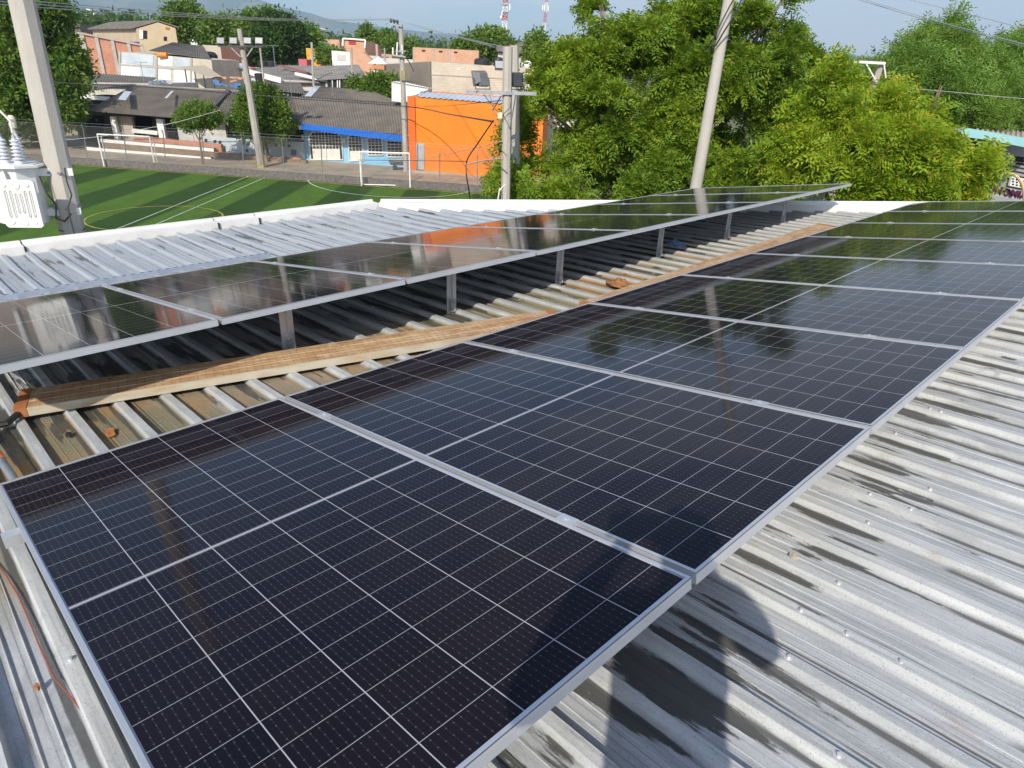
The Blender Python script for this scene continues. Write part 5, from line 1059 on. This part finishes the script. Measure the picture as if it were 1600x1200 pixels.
# whitewashed block house
wb = block('patched_house', 'block house patched white and grey below the brick shell', [(187,80.5),(330,93.5)], 76, -0.12, 6, grey_block)
for pts, mm in (([(188,98),(218,100),(218,121),(188,119)],white_paint),([(218,103),(244,105),(244,122),(218,120)],paleblue),([(247,86),(270,88),(270,104),(247,102)],white_paint),([(272,106),(305,109),(305,131),(272,129)],white_paint),([(190,83),(240,87),(240,103),(190,99)],paleblue),([(272,90),(300,92),(300,106),(272,104)],paleblue),([(248,107),(268,109),(268,126),(248,124)],white_paint)): patch(wb, pts, 76, -0.12, mm, 'painted_patch')
m = MB(); wallpoly(m, [(187,99.5),(330,110),(330,112.5),(187,102.5)], 76, -0.12, 0.2, None, -0.08); m.build('ring_beam', frame_conc, wb)
for x in (187.5, 244.5, 299): m = MB(); yt = 80.5+(x-187)*.092; wallpoly(m, [(x-1.6,yt),(x+1.6,yt),(x+1.6,yt+40),(x-1.6,yt+40)], 76, -0.12, 0.2, None, -0.09); m.build('column', frame_conc, wb)
ot = thing('orange_tank', 'small orange plastic drum on the patched house wall', 'drum', V(254,86,75.7,-.12)); MB().lathe([(.26,-.5),(.28,-.45),(.28,.45),(.2,.5)], V(254,86,75.8,-.12), 14, (1,0.1,0)).build('drum', M('orange plastic', (0.75,0.25,0.02), (0.65,0.2,0.02), 0.5), ot, True)
roofq([(232,79),(330,93),(318,72),(270,66)], [(77,-.1),(77,-.1),(90,-.1),(90,-.1)], cement_d, wb, 0.25, 0.03, 'rear_roof')
tw_ = thing('tan_awning', 'flat tan sheet awning on thin posts beside the patched house', 'awning', V(314,112,71,-.1)); roofq([(325,120),(347,119.5),(320,102),(282,104)], [(69,-.1),(69,-.1),(75,-.1),(75,-.1)], M('tan sheet', (0.42,0.37,0.27), (0.36,0.31,0.23), 0.8), tw_, 0.4, 0.01)
for (x,y) in ((304,112),(318,118),(333,121),(289,108)): p = V(x,y,70.5,-.1); MB().tube([(p.x,p.y,GZ),p], 0.07, 6).build('post', darksteel, tw_, True)
# roofs at left behind the veranda house
lr = block('low_house', 'low dark roofed house with white fascia left of the veranda house', [(112,150),(174,153)], 54.5, S, 4, dark_in, roof=[(105,147),(204,134),(212,131),(106,131)]); 
patch(lr, [(113,147),(174,151),(172,157),(114,154)], 54.2, S, white_paint, 'fascia', -0.2)
lr2 = block('low_house', 'wide grey roofed house behind the low dark one at the left', [(104,128),(236,131)], 60, S, 7, plaster, roof=[(104,131),(228,134),(246,121),(107,111.5)], roofm=cement)
patch(lr2, [(236,127),(262,125),(272,131),(236,134)], 58, S, zinc_white, 'sheet', -0.3)
# middle jumble
block('brown_shed', 'block and rust sheet shed left of the floodlight mast', [(316,70),(346,72)], 97, -0.1, 4, grey_block)
block('rust_shed', 'rust brown sheet walled shed behind the floodlight mast', [(344,71.5),(372,74),(380,80)], 95, -0.1, 4, M('rusty sheet wall', (0.16,0.07,0.05), (0.11,0.05,0.04), 0.85, 0, 1.2, (3,1,0.3)))
tk = thing('water_tank', 'black round tank on the roof left of the rust shed', 'water tank', V(328,93,92,-.1), 0, 'black tanks on roofs'); MB().lathe([(.9,-1),(1,-.8),(1,.5),(.7,.85),(.2,.95)], V(328,93,92,-.1), 16).build('tank', black, tk, True)
g_ = block('grey_roof_house', 'house under pale slanting sheets left of the mast', [(326,103),(384,106)], 82, -0.12, 5, plaster, roof=[(326,104.5),(392,107),(385,99),(330,97)], roofm=zinc_white); 
patch(g_, [(352,104),(370,105),(370,108),(352,107)], 82, -.12, dark_in)
g2 = block('grey_roof_house', 'house with broad pale grey roof right of the mast', [(392,122),(512,129)], 66, -0.15, 9, plaster, roof=[(388,128),(512,130),(545,104),(412,101)], roofm=cement_pale)
m = MB(); a_, b_ = V(438,104.5,72,-.15), V(490,119.5,69,-.15); m.bar(a_+Vector((0,0,.15)), b_+Vector((0,0,.15)), 0.35, 0.1); m.build('ridge_strip', M('red strip', (0.30,0.07,0.06), (0.25,0.09,0.07), 0.8), g2)
m = MB(); a_, b_ = V(388,112,66,-.15), V(440,126,65.5,-.15); m.bar(a_, b_, 0.25, 0.45); c_, d_ = V(462,115,67,-.15), V(512,126.5,65.5,-.15); m.bar(c_, d_, 0.25, 0.25); m.build('white_verge', white_paint, g2)
g3_ = block('grey_roof_house', 'grey roofed house with dark slatted window right of the slim post', [(508,124),(547,121)], 64, -0.15, 6, plaster, roof=[(500,125),(574,121),(560,101),(470,104)], roofm=cement_pale)
patch(g3_, [(512,126),(546,123),(546,137),(512,137)], 63.8, -.15, dark_in)
for x in (519.5,527.5,531): patch(g3_, [(x-.8,125.5),(x+.8,125.4),(x+.8,137),(x-.8,137)], 63.7, -.15, white_paint, 'post')
roofq([(388,137),(478,147),(470,130),(392,130)], [(58,-.15),(58,-.15),(64,-.15),(64,-.15)], cement_d, block('dark_roof_house', 'house with dark patched roof under the black tank', [(390,140),(476,148)], 58.5, -0.15, 5, dark_block), 0.2)
ts = thing('tank_stand', 'steel stand carrying the black bucket shaped tank', 'stand', V(406,140,60,-.15)); m = MB()
for x in (401,411): p = V(x,133,60,-.15); q = V(x,146,60,-.15); m.tube([p,q], 0.05, 6)
m.bar(V(399,133,60,-.15), V(413,133.5,60,-.15), 1.0, 0.08); m.build('frame', white_paint, ts)
tk = thing('water_tank', 'black bucket shaped tank on a stand beside the mast', 'water tank', V(406,125,60,-.15), 0, 'black tanks on roofs'); MB().lathe([(.33,-.42),(.41,.42),(.43,.44),(.43,.48),(.2,.55)], V(406,125,60,-.15), 16).build('tank', black, tk, True)
for x0, lab in ((412,'black drum on the grey roof right of the mast'),(424,'second black drum farther right on the grey roof')): tk = thing('water_tank', lab, 'water tank', V(x0,103,74,-.15), 0, 'black tanks on roofs'); MB().lathe([(.4,-.5),(.45,-.4),(.45,.4),(.3,.5)], V(x0,103,74,-.15), 12).build('tank', black, tk, True)
yh = block('yellow_house', 'small bright yellow orange house among the roofs', [(478,75),(508,78)], 98, -0.1, 4, M('yellow orange paint', (0.75,0.36,0.03), (0.68,0.30,0.03), 0.8)); patch(yh, [(486,83),(496,84),(496,92),(486,91)], 98, -.1, white_paint)
bt = thing('water_tank', 'small blue water tank on the yellow house', 'water tank', V(509,75,98,-.1), 0, None); MB().lathe([(.5,-.6),(.55,.4),(.4,.6)], V(509,74,98,-.1), 12).build('tank', M('blue plastic', (0.06,0.25,0.6), (0.05,0.2,0.5), 0.5), bt, True)
wh = block('white_house', 'small white flat roofed house right of the yellow one', [(518,79),(548,82)], 94, -0.1, 4, white_paint); patch(wh, [(527,84.5),(540,85.5),(540,95),(527,94)], 94, -.1, plaster)
bh2 = block('brick_house', 'orange brick house with white balcony frame and red curtain', [(536,61),(570,64)], 105, -0.1, 5, orange_brick); patch(bh2, [(545,62.5),(556,63),(556,70),(545,69.5)], 105, -.1, M('red curtain', (0.4,0.04,0.05), (0.35,0.04,0.04), 0.8), 'curtain')
for a_, b_ in (((536,60),(571,62.5)),((536,60),(536,72)),((571,62.5),(570,75))): m = MB(); m.bar(V(*a_,104.8,-.1), V(*b_,104.8,-.1), 0.2, 0.2); m.build('balcony_bar', white_paint, bh2)
bs = block('brick_ramp_wall', 'sloping orange brick wall left of the white pavilion', [(546,80),(566,81),(584,96)], 88, -0.1, 1, orange_brick, 'wall')
block('red_stall', 'small pink red stall left of the yellow house', [(466,92),(479,93)], 92, -0.1, 2, M('pink red paint', (0.5,0.12,0.14), (0.42,0.1,0.12), 0.8), 'stall')
block('tower_block', 'distant white block of flats on the horizon', [(473,44),(485,41),(497,45),(497,50)], 330, -0.1, 12, white_paint, 'building', 3); block('tower_block', 'lower distant white block right of the first', [(497,47),(505,48)], 340, -0.1, 10, zinc_white, 'building', 3)
for (t, F, lab, mm) in (([(496,61),(530,62)],150,'pale orange row of far brick houses',orange_brick),([(572,68),(590,69)],140,'far pink house right of the brick house',M('pink plaster',(0.5,0.3,0.25),(0.42,0.26,0.22),0.9)),([(566,86),(592,88)],104,'far grey house behind the sloping brick wall',plaster),([(596,84),(612,85)],120,'far orange brick house right of the pavilion',orange_brick),([(590,90),(672,95)],92,'far long grey house behind the stained wall',plaster),([(528,66),(537,67)],160,'far grey house left of the brick house',plaster),([(84,36),(124,38)],150,'far small roofs among the trees at the upper left',cement_d),([(132,13),(146,15)],205,'white far house on the wooded rise',white_paint),([(297,60),(316,62)],120,'low white wall by the far dark tree',white_paint),([(720,67),(731,68)],100,'narrow white far house beside the grey tower house',white_paint)):
    block('far_house', lab, t, F, -0.1, 5, mm, 'house', GZ, 'far houses')
lw_ = block('long_brick_wall', 'long pinkish orange brick building with small windows', [(645,73.5),(748,79)], 86, -0.06, 5, orange_brick, 'building')
for x in (662,688.5,712): patch(lw_, [(x-2.6,77+(x-645)*.05),(x+2.6,77.2+(x-645)*.05),(x+2.6,79.6+(x-645)*.05),(x-2.6,79.4+(x-645)*.05)], 86, -.06, dark_in)
for x in (645.8,677.5,703): m = MB(); wallpoly(m, [(x-.8,74+(x-645)*.05),(x+.8,74+(x-645)*.05),(x+.8,97),(x-.8,97)], 86, -.06, 0.1, None, -0.05); m.build('column', frame_conc, lw_)
gt = block('grey_tower_house', 'grey block house with dark roof edge near the towers', [(727,60),(772,62.5)], 100, -0.08, 7, grey_block, 'building'); patch(gt, [(726,58),(774,61),(774,63),(726,60.5)], 100, -.08, cement_d, 'roof_edge', -0.3)
wt = block('white_penthouse', 'white roof room with dark windows near the thick tower', [(740,54.5),(774,56)], 106, -0.08, 5, white_paint, 'building')
for x in (747,757,767): patch(wt, [(x-2.5,58),(x+2.5,58.2),(x+2.5,60),(x-2.5,59.8)], 106, -.08, dark_in)
rf_ = block('rusty_roof_house', 'wide house with rusty grey sheet roof left of the big tree', [(778,82),(905,90)], 84, -0.06, 8, plaster, roof=[(776,80),(906,88),(905,70),(775,64)], roofm=M('rusty grey sheet', (0.25,0.22,0.20), (0.20,0.13,0.09), 0.8, 0.1, 0.6, (3,1,1)))
# white pavilion
pv = thing('pavilion', 'white pyramid roofed pavilion with two white columns', 'pavilion', (V(592,128,61,-.1).x, V(592,128,61,-.1).y, GZ))
for x in (588.5,596): p = V(x,106,61,-.1); MB().box(p.x-.22,p.x+.22,p.y-.2,p.y+.2,GZ,p.z).build('column', white_paint, pv)
m = MB(); a_, b_ = V(583,104.5,61,-.1), V(602,106,61,-.1); m.bar(a_, b_, 0.6, 0.35); m.build('beam', M('terracotta beam', (0.55,0.24,0.11), (0.48,0.2,0.09), 0.8), pv)
c = V(592,99.5,61.6,-.1); m = MB(); m.add([(c.x-.8,c.y-.8,c.z),(c.x+.8,c.y-.8,c.z),(c.x+.8,c.y+.8,c.z),(c.x-.8,c.y+.8,c.z),(c.x,c.y,c.z+.55)], [(0,3,2,1),(0,1,4),(1,2,4),(2,3,4),(3,0,4)]); m.build('roof', white_paint, pv)
# dark screen wall at the far left
m = MB(); sc_ = thing('screen_wall', 'dark grey screen wall behind the transformer at the left', 'wall', (V(38,220,47,S).x, V(38,220,47,S).y, GZ)); wallpoly(m, [(-30,186),(58,190)], 47, S, 0.2, -0.05); m.build('wall', M('dark grey mesh screen', (0.115,0.105,0.105), (0.095,0.09,0.09), 0.9, 0, 3), sc_)
p, q = V(37,187,46.8,S), V(23,129,46.8,S); MB().tube([p, q], 0.06, 7).build('post', steel, sc_, True)

for i, (px, py, F, lab) in enumerate(((225,128,60,'thin television aerial on the wide grey roof at the left'),(455,142,57,'television aerial on the roof between the mast and the blue house'),(520,150,54,'bent aerial on the rear corrugated roof'),(430,104,70,'short aerial above the broad pale grey roof'),(700,96,58,'aerial at the left end of the block wall'),(540,70,104,'aerial on the orange brick house'))):
    p = V(px, py, F, -.15); o = thing('tv_aerial', lab, 'aerial', p, 0, 'roof aerials'); hgt = 1.6*F/60; MB().tube([p - Vector((0,0,.6)), p + Vector((0,0,hgt))], 0.025*F/60, 5).build('mast', steel, o)
    m = MB(); t_ = p + Vector((0,0,hgt)); ang = i*1.1; d = Vector((math.cos(ang), math.sin(ang), 0)); q = Vector((-d.y, d.x, 0)); m.tube([t_-d*.5, t_+d*.6], 0.02*F/60, 4)
    for k in range(5): c_ = t_ + d*(-.4+.22*k); m.tube([c_-q*(.32-.03*k), c_+q*(.32-.03*k)], 0.015*F/60, 4)
    m.build('antenna', steel, o)
lm = M('tarpaulin', (0.10,0.22,0.45), (0.08,0.17,0.36), 0.7)
for (px, py, F, w2, col, lab) in ((352,126,66,1.6,lm,'blue tarpaulin bundle on the roofs left of the mast'),(362,118,70,2.0,orange_brick,'pile of orange bricks on the roof left of the mast'),(388,101,84,1.2,M('red cloth', (0.45,0.08,0.07), (0.35,0.06,0.06), 0.8),'red cloth heap beside the rust shed'),(610,101,70,1.4,zinc_white,'pale sheets stacked above the stained wall')):
    p = V(px, py, F, -.12); rg = random.Random(px); m = MB()
    for k in range(7): c_ = p + Vector((rg.uniform(-w2,w2)*.7, rg.uniform(-.4,.4), rg.uniform(-.25,.2))); a_ = rg.uniform(-.6,.6); m.obox(c_*1.0 - Vector((0,0,.25)), (math.cos(a_)*.3, math.sin(a_)*.3, rg.uniform(-.1,.1)), (-math.sin(a_)*.2, math.cos(a_)*.2, 0), (0, 0, rg.uniform(.05,.12)))
    tag(m.build('roof_clutter', col, None), lab, 'clutter')

# ---- school at the right
teal = M('turquoise fascia', (0.30,0.56,0.58), (0.26,0.50,0.53), 0.6, 0, 0.7); teal_w = M('pale turquoise post', (0.50,0.68,0.66), (0.44,0.6,0.6), 0.6); grey_w = M('grey shaded wall', (0.30,0.30,0.315), (0.26,0.26,0.275), 0.85, 0, 0.6)
sa, sb = 23.0, 0.25; sp_ = V(1570,300,sa,sb); sch = thing('school_building', 'grey school building with turquoise fascia and posts at the right edge', 'building', (sp_.x, sp_.y, 0))
m = MB(); wallpoly(m, [(1486,203),(1512,200),(1640,222),(1640,238),(1546,219),(1500,213)], sa, sb, 0.25); m.build('fascia', teal, sch)
roofq([(1524,203.5),(1640,222),(1640,205),(1528,197)], [(sa+.3,sb),(sa+.3,sb),(sa+8,sb),(sa+8,sb)], M('beige tile roof', (0.45,0.40,0.34), (0.32,0.27,0.23), 0.9, 0, 2), sch, 0.25, 0.04)
for (x0,y0) in ((1553,221),(1508,214),(1487,209)): p = V(x0,y0,sa+.2,sb); MB().box(p.x-.07,p.x+.07,p.y-.07,p.y+.07,0,p.z).build('post', teal_w, sch)
m = MB(); wallpoly(m, [(1530,212),(1650,236)], sa+3.4, sb, 0.25, 0); m.build('wall', grey_w, sch)
for (x0,y0,x1,y1) in ((1586,243,1604,257),(1552,234,1562,241)):
    for i in range(4):
        for j in range(3):
            x = x0+(x1-x0)*(i+.5)/4; y = y0+(y1-y0)*(j+.5)/3 + (x-x0)*0.12; patch(sch, [(x-1.6,y-1.6),(x+1.6,y-1.3),(x+1.3,y+1.7),(x-1.8,y+1.4)], sa+3.4, sb, dark_in, 'vent_block')
for i, (y, t) in enumerate(((250,1.2),(257.5,1.2),(263,1.8),(270,1.6),(277,1.6),(283,1.4))): patch(sch, [(1572,y-6),(1640,y+7),(1640,y+7+t),(1572,y-6+t)], sa+3.4, sb, dark_in, 'louvre_gap')
patch(sch, [(1580,275),(1640,287),(1640,302),(1576,290)], sa+3.2, sb, white_paint, 'lattice_panel')
for i in range(9):
    for j in range(3): x = 1581+i*6; y = 279+j*4.2+i*1.2; patch(sch, [(x-1.4,y-1.1),(x+1.4,y-.8),(x+1.2,y+1.3),(x-1.6,y+1)], sa+3.2, sb, dark_in, 'lattice_hole', -0.08)
patch(sch, [(1524,222),(1527,222.5),(1525,238),(1522,237.5)], sa+2.8, sb, black, 'doorway'); patch(sch, [(1512,229),(1517,230),(1517,233),(1512,232)], sa+2.8, sb, white_paint, 'notice')
# sign board with letters
s1, s2, s3, s4 = V(1535,302,20.6,.2), V(1640,321,20.6,.2), V(1640,306,20.6,.2), V(1540,287,20.6,.2)
sg = thing('school_sign', 'grey sign board with dark purple capital letters above the far panels', 'sign', s1); n_ = Vector((-.2,1,0)).normalized()
MB().prism([s1,s2,s3,s4], n_*0.06).build('board', M('pale grey board', (0.42,0.42,0.44), (0.36,0.36,0.38), 0.7), sg)
fc = bpy.data.curves.new('letters', 'FONT'); fc.body = 'ONOMIA'; fc.size = 1.0; fc.extrude = 0.03; fc.offset = 0.018; fc.space_character = 1.12; fo = bpy.data.objects.new('letters', fc); COL.objects.link(fo)
bpy.context.view_layer.update(); me = bpy.data.meshes.new_from_object(fo.evaluated_get(bpy.context.evaluated_depsgraph_get())); COL.objects.unlink(fo); bpy.data.objects.remove(fo)
A = V(1541.5,299.5,20.55,.2); ex = (V(1604,311,20.55,.2) - A); wid = max(v.co.x for v in me.vertices); ex = ex/wid; ey = (V(1544.5,288.5,20.55,.2) - A)/0.72; ez = -n_*1.0
off0 = Vector(ROOT[sg][0])
for v in me.vertices: v.co = A + ex*v.co.x + ey*v.co.y + ez*(v.co.z*0.8) - off0
link('letters', me, M('dark purple paint', (0.10,0.015,0.06), (0.07,0.01,0.045), 0.6), sg)
pipe = thing('arched_pipe', 'curved cream yellow pipe arch at the right edge by the sign', 'pipe', V(1590,285,20,.2)); MB().tube([V(x,y,20.0,.2) for x, y in ((1572,270),(1580,271.5),(1589,276),(1596,285),(1600,298),(1601,330))], 0.05, 10).build('arch', M('cream yellow paint', (0.72,0.52,0.30), (0.66,0.46,0.26), 0.5), pipe, True)

# ================================================================== THE PHOTOGRAPHER, WHOSE SHADOW LIES ON THE ROOF
skin = M('skin', (0.30,0.17,0.11), (0.27,0.15,0.10), 0.6); shirt_m = M('dark blue shirt', (0.03,0.045,0.09), (0.025,0.035,0.07), 0.85, 0, 6); jean = M('dark trousers', (0.035,0.04,0.055), (0.03,0.035,0.045), 0.9, 0, 6); hair_m = M('black hair', (0.012,0.01,0.01), (0.02,0.018,0.016), 0.6)
fx, fy = 0.05, -0.47; Xr = fx*math.cos(YAW) - fy*math.sin(YAW); zf = CZ + rz_(Xr) + 0.034
pers = thing('person', 'person in dark clothes standing behind the camera and holding up a phone', 'person', (fx, fy, zf))
def skinned(name, J, E, m, parent, root=0, sub=2):
    me = bpy.data.meshes.new(name); me.from_pydata([j[:3] for j in J], E, []); o = link(name, me, m, parent)
    sk = o.modifiers.new('skin', 'SKIN'); sk.use_smooth_shade = True
    for i, j in enumerate(J): r = j[3]; o.data.skin_vertices[0].data[i].radius = r if isinstance(r, tuple) else (r, r)
    o.data.skin_vertices[0].data[root].use_root = True
    s_ = o.modifiers.new('sub', 'SUBSURF'); s_.levels = sub; s_.render_levels = sub; return o
HC = CZ - zf - 0.02                                  # phone height above the feet
DH = 0.10
J = [(0,0,.93,(.14,.11)), (0,.0,1.12,(.13,.10)), (0,.01,1.33,(.16,.11)), (0,.01,1.45,(.10,.08)), (0,.03,1.53,(.055,.058)), (0,.05,1.60,(.070,.084)), (0,.05,1.685,(.068,.087)), (0,.04,1.73,(.047,.062))]
E_ = [(0,1),(1,2),(2,3),(3,4),(4,5),(5,6),(6,7)]
for s_ in (-1, 1):
    o = len(J); J += [(s_*.19,.01,1.42,.062), (s_*.30,.12,1.20,.048), (s_*.17,.30,1.33,.037), (s_*.085,.385,HC-.03,.026), (s_*.075,.41,HC+.01,(.036,.018))]
    E_ += [(3,o),(o,o+1),(o+1,o+2),(o+2,o+3),(o+3,o+4)]
    o = len(J); J += [(s_*.09,0,.84,.085), (s_*.11,.02,.47,.056), (s_*.12,-.02,.10,.038), (s_*.125,.03,.045,(.04,.036)), (s_*.135,.16,.032,(.04,.026))]
    E_ += [(0,o),(o,o+1),(o+1,o+2),(o+2,o+3),(o+3,o+4)]
body = skinned('body', J, E_, skin, pers)
for s_ in (-1, 1):                                    # fingers close round the phone edge
    for k in range(4): z = HC-.02+.019*k; skinned('finger', [(s_*.080,.415,z,.0085),(s_*.088,.436,z+.003,.008),(s_*.080,.450,z+.004,.0075),(s_*.064,.452-.001*k,z+.004,.0068)], [(0,1),(1,2),(2,3)], skin, body, 0, 1)
    skinned('thumb', [(s_*.078,.402,HC-.015,.011),(s_*.070,.418,HC-.002,.0095),(s_*.052,.4235,HC+.010,.008)], [(0,1),(1,2)], skin, body, 0, 1)
skinned('shirt', [(0,0,.88,(.17,.135)),(0,.0,1.12,(.158,.125)),(0,.01,1.33,(.185,.128)),(0,.01,1.445,(.12,.092))] + [(s_*.195,.01,1.42,.082) for s_ in (-1,1)] + [(s_*.285,.085,1.25,.070) for s_ in (-1,1)], [(0,1),(1,2),(2,3),(3,4),(3,5),(4,6),(5,7)], shirt_m, pers)
skinned('trousers', [(0,0,.92,(.14,.112))] + [(s_*.09,0,.82,.104) for s_ in (-1,1)] + [(s_*.11,.02,.47,.075) for s_ in (-1,1)] + [(s_*.12,-.02,.10,.058) for s_ in (-1,1)], [(0,1),(0,2),(1,3),(2,4),(3,5),(4,6)], jean, pers)
for s_ in (-1, 1): skinned('shoe', [(s_*.125,-.05,.045,(.045,.042)),(s_*.128,.05,.045,(.048,.042)),(s_*.137,.18,.032,(.048,.030))], [(0,1),(1,2)], black, pers, 0, 2)
skinned('hair', [(0,.0,1.56+DH,(.072,.054)),(0,.015,1.615+DH,(.079,.078)),(0,.045,1.65+DH,(.066,.074))], [(0,1),(1,2)], hair_m, pers)
hd = MB(); 
for s_ in (-1,1): hd.lathe([(.002,-.012),(.012,-.004),(.012,.004),(.002,.012)], (fx+s_*.03, fy+.132, zf+1.565+DH), 10)
hd.build('eyes', white_paint, pers, True)
MB().lathe([(.004,-.03),(.014,-.02),(.017,.012),(.006,.03)], (fx, fy+.138, zf+1.54+DH), 8).build('nose', skin, pers, True)
for s_ in (-1,1): MB().lathe([(.008,-.008),(.03,0),(.024,.012)], (fx+s_*.075, fy+.045, zf+1.555+DH), 10, (s_,0,0)).build('ear', skin, pers, True)
m = MB(); m.box(fx-.025,fx+.025,fy+.132,fy+.137,zf+1.497+DH,zf+1.503+DH); m.build('mouth', M('lips', (0.25,0.10,0.08), (0.22,0.09,0.07), 0.6), pers)
ph = thing('phone', 'thin black phone held up by the photographer', 'phone', (fx-.05, -0.034, CZ)); MB().box(-.075,.075,-.040,-.032,CZ-.055,CZ+.025).build('case', black, ph)

# ================================================================== AIR
def haze():
    m = bpy.data.materials.new('haze'); m.use_nodes = True; t = m.node_tree; t.nodes.clear(); o = t.nodes.new('ShaderNodeOutputMaterial'); v = t.nodes.new('ShaderNodeVolumePrincipled')
    v.inputs['Color'].default_value = (0.56,0.79,1.0,1); v.inputs['Density'].default_value = HAZE; t.links.new(v.outputs[0], o.inputs['Volume'])
    ob = MB().box(-9300,9300,-1200,9300,-8,900).build('haze', m, None); ob['kind'] = 'stuff'; ob['label'] = 'thin blue haze in the air'
HAZE = 1.7e-4
haze()
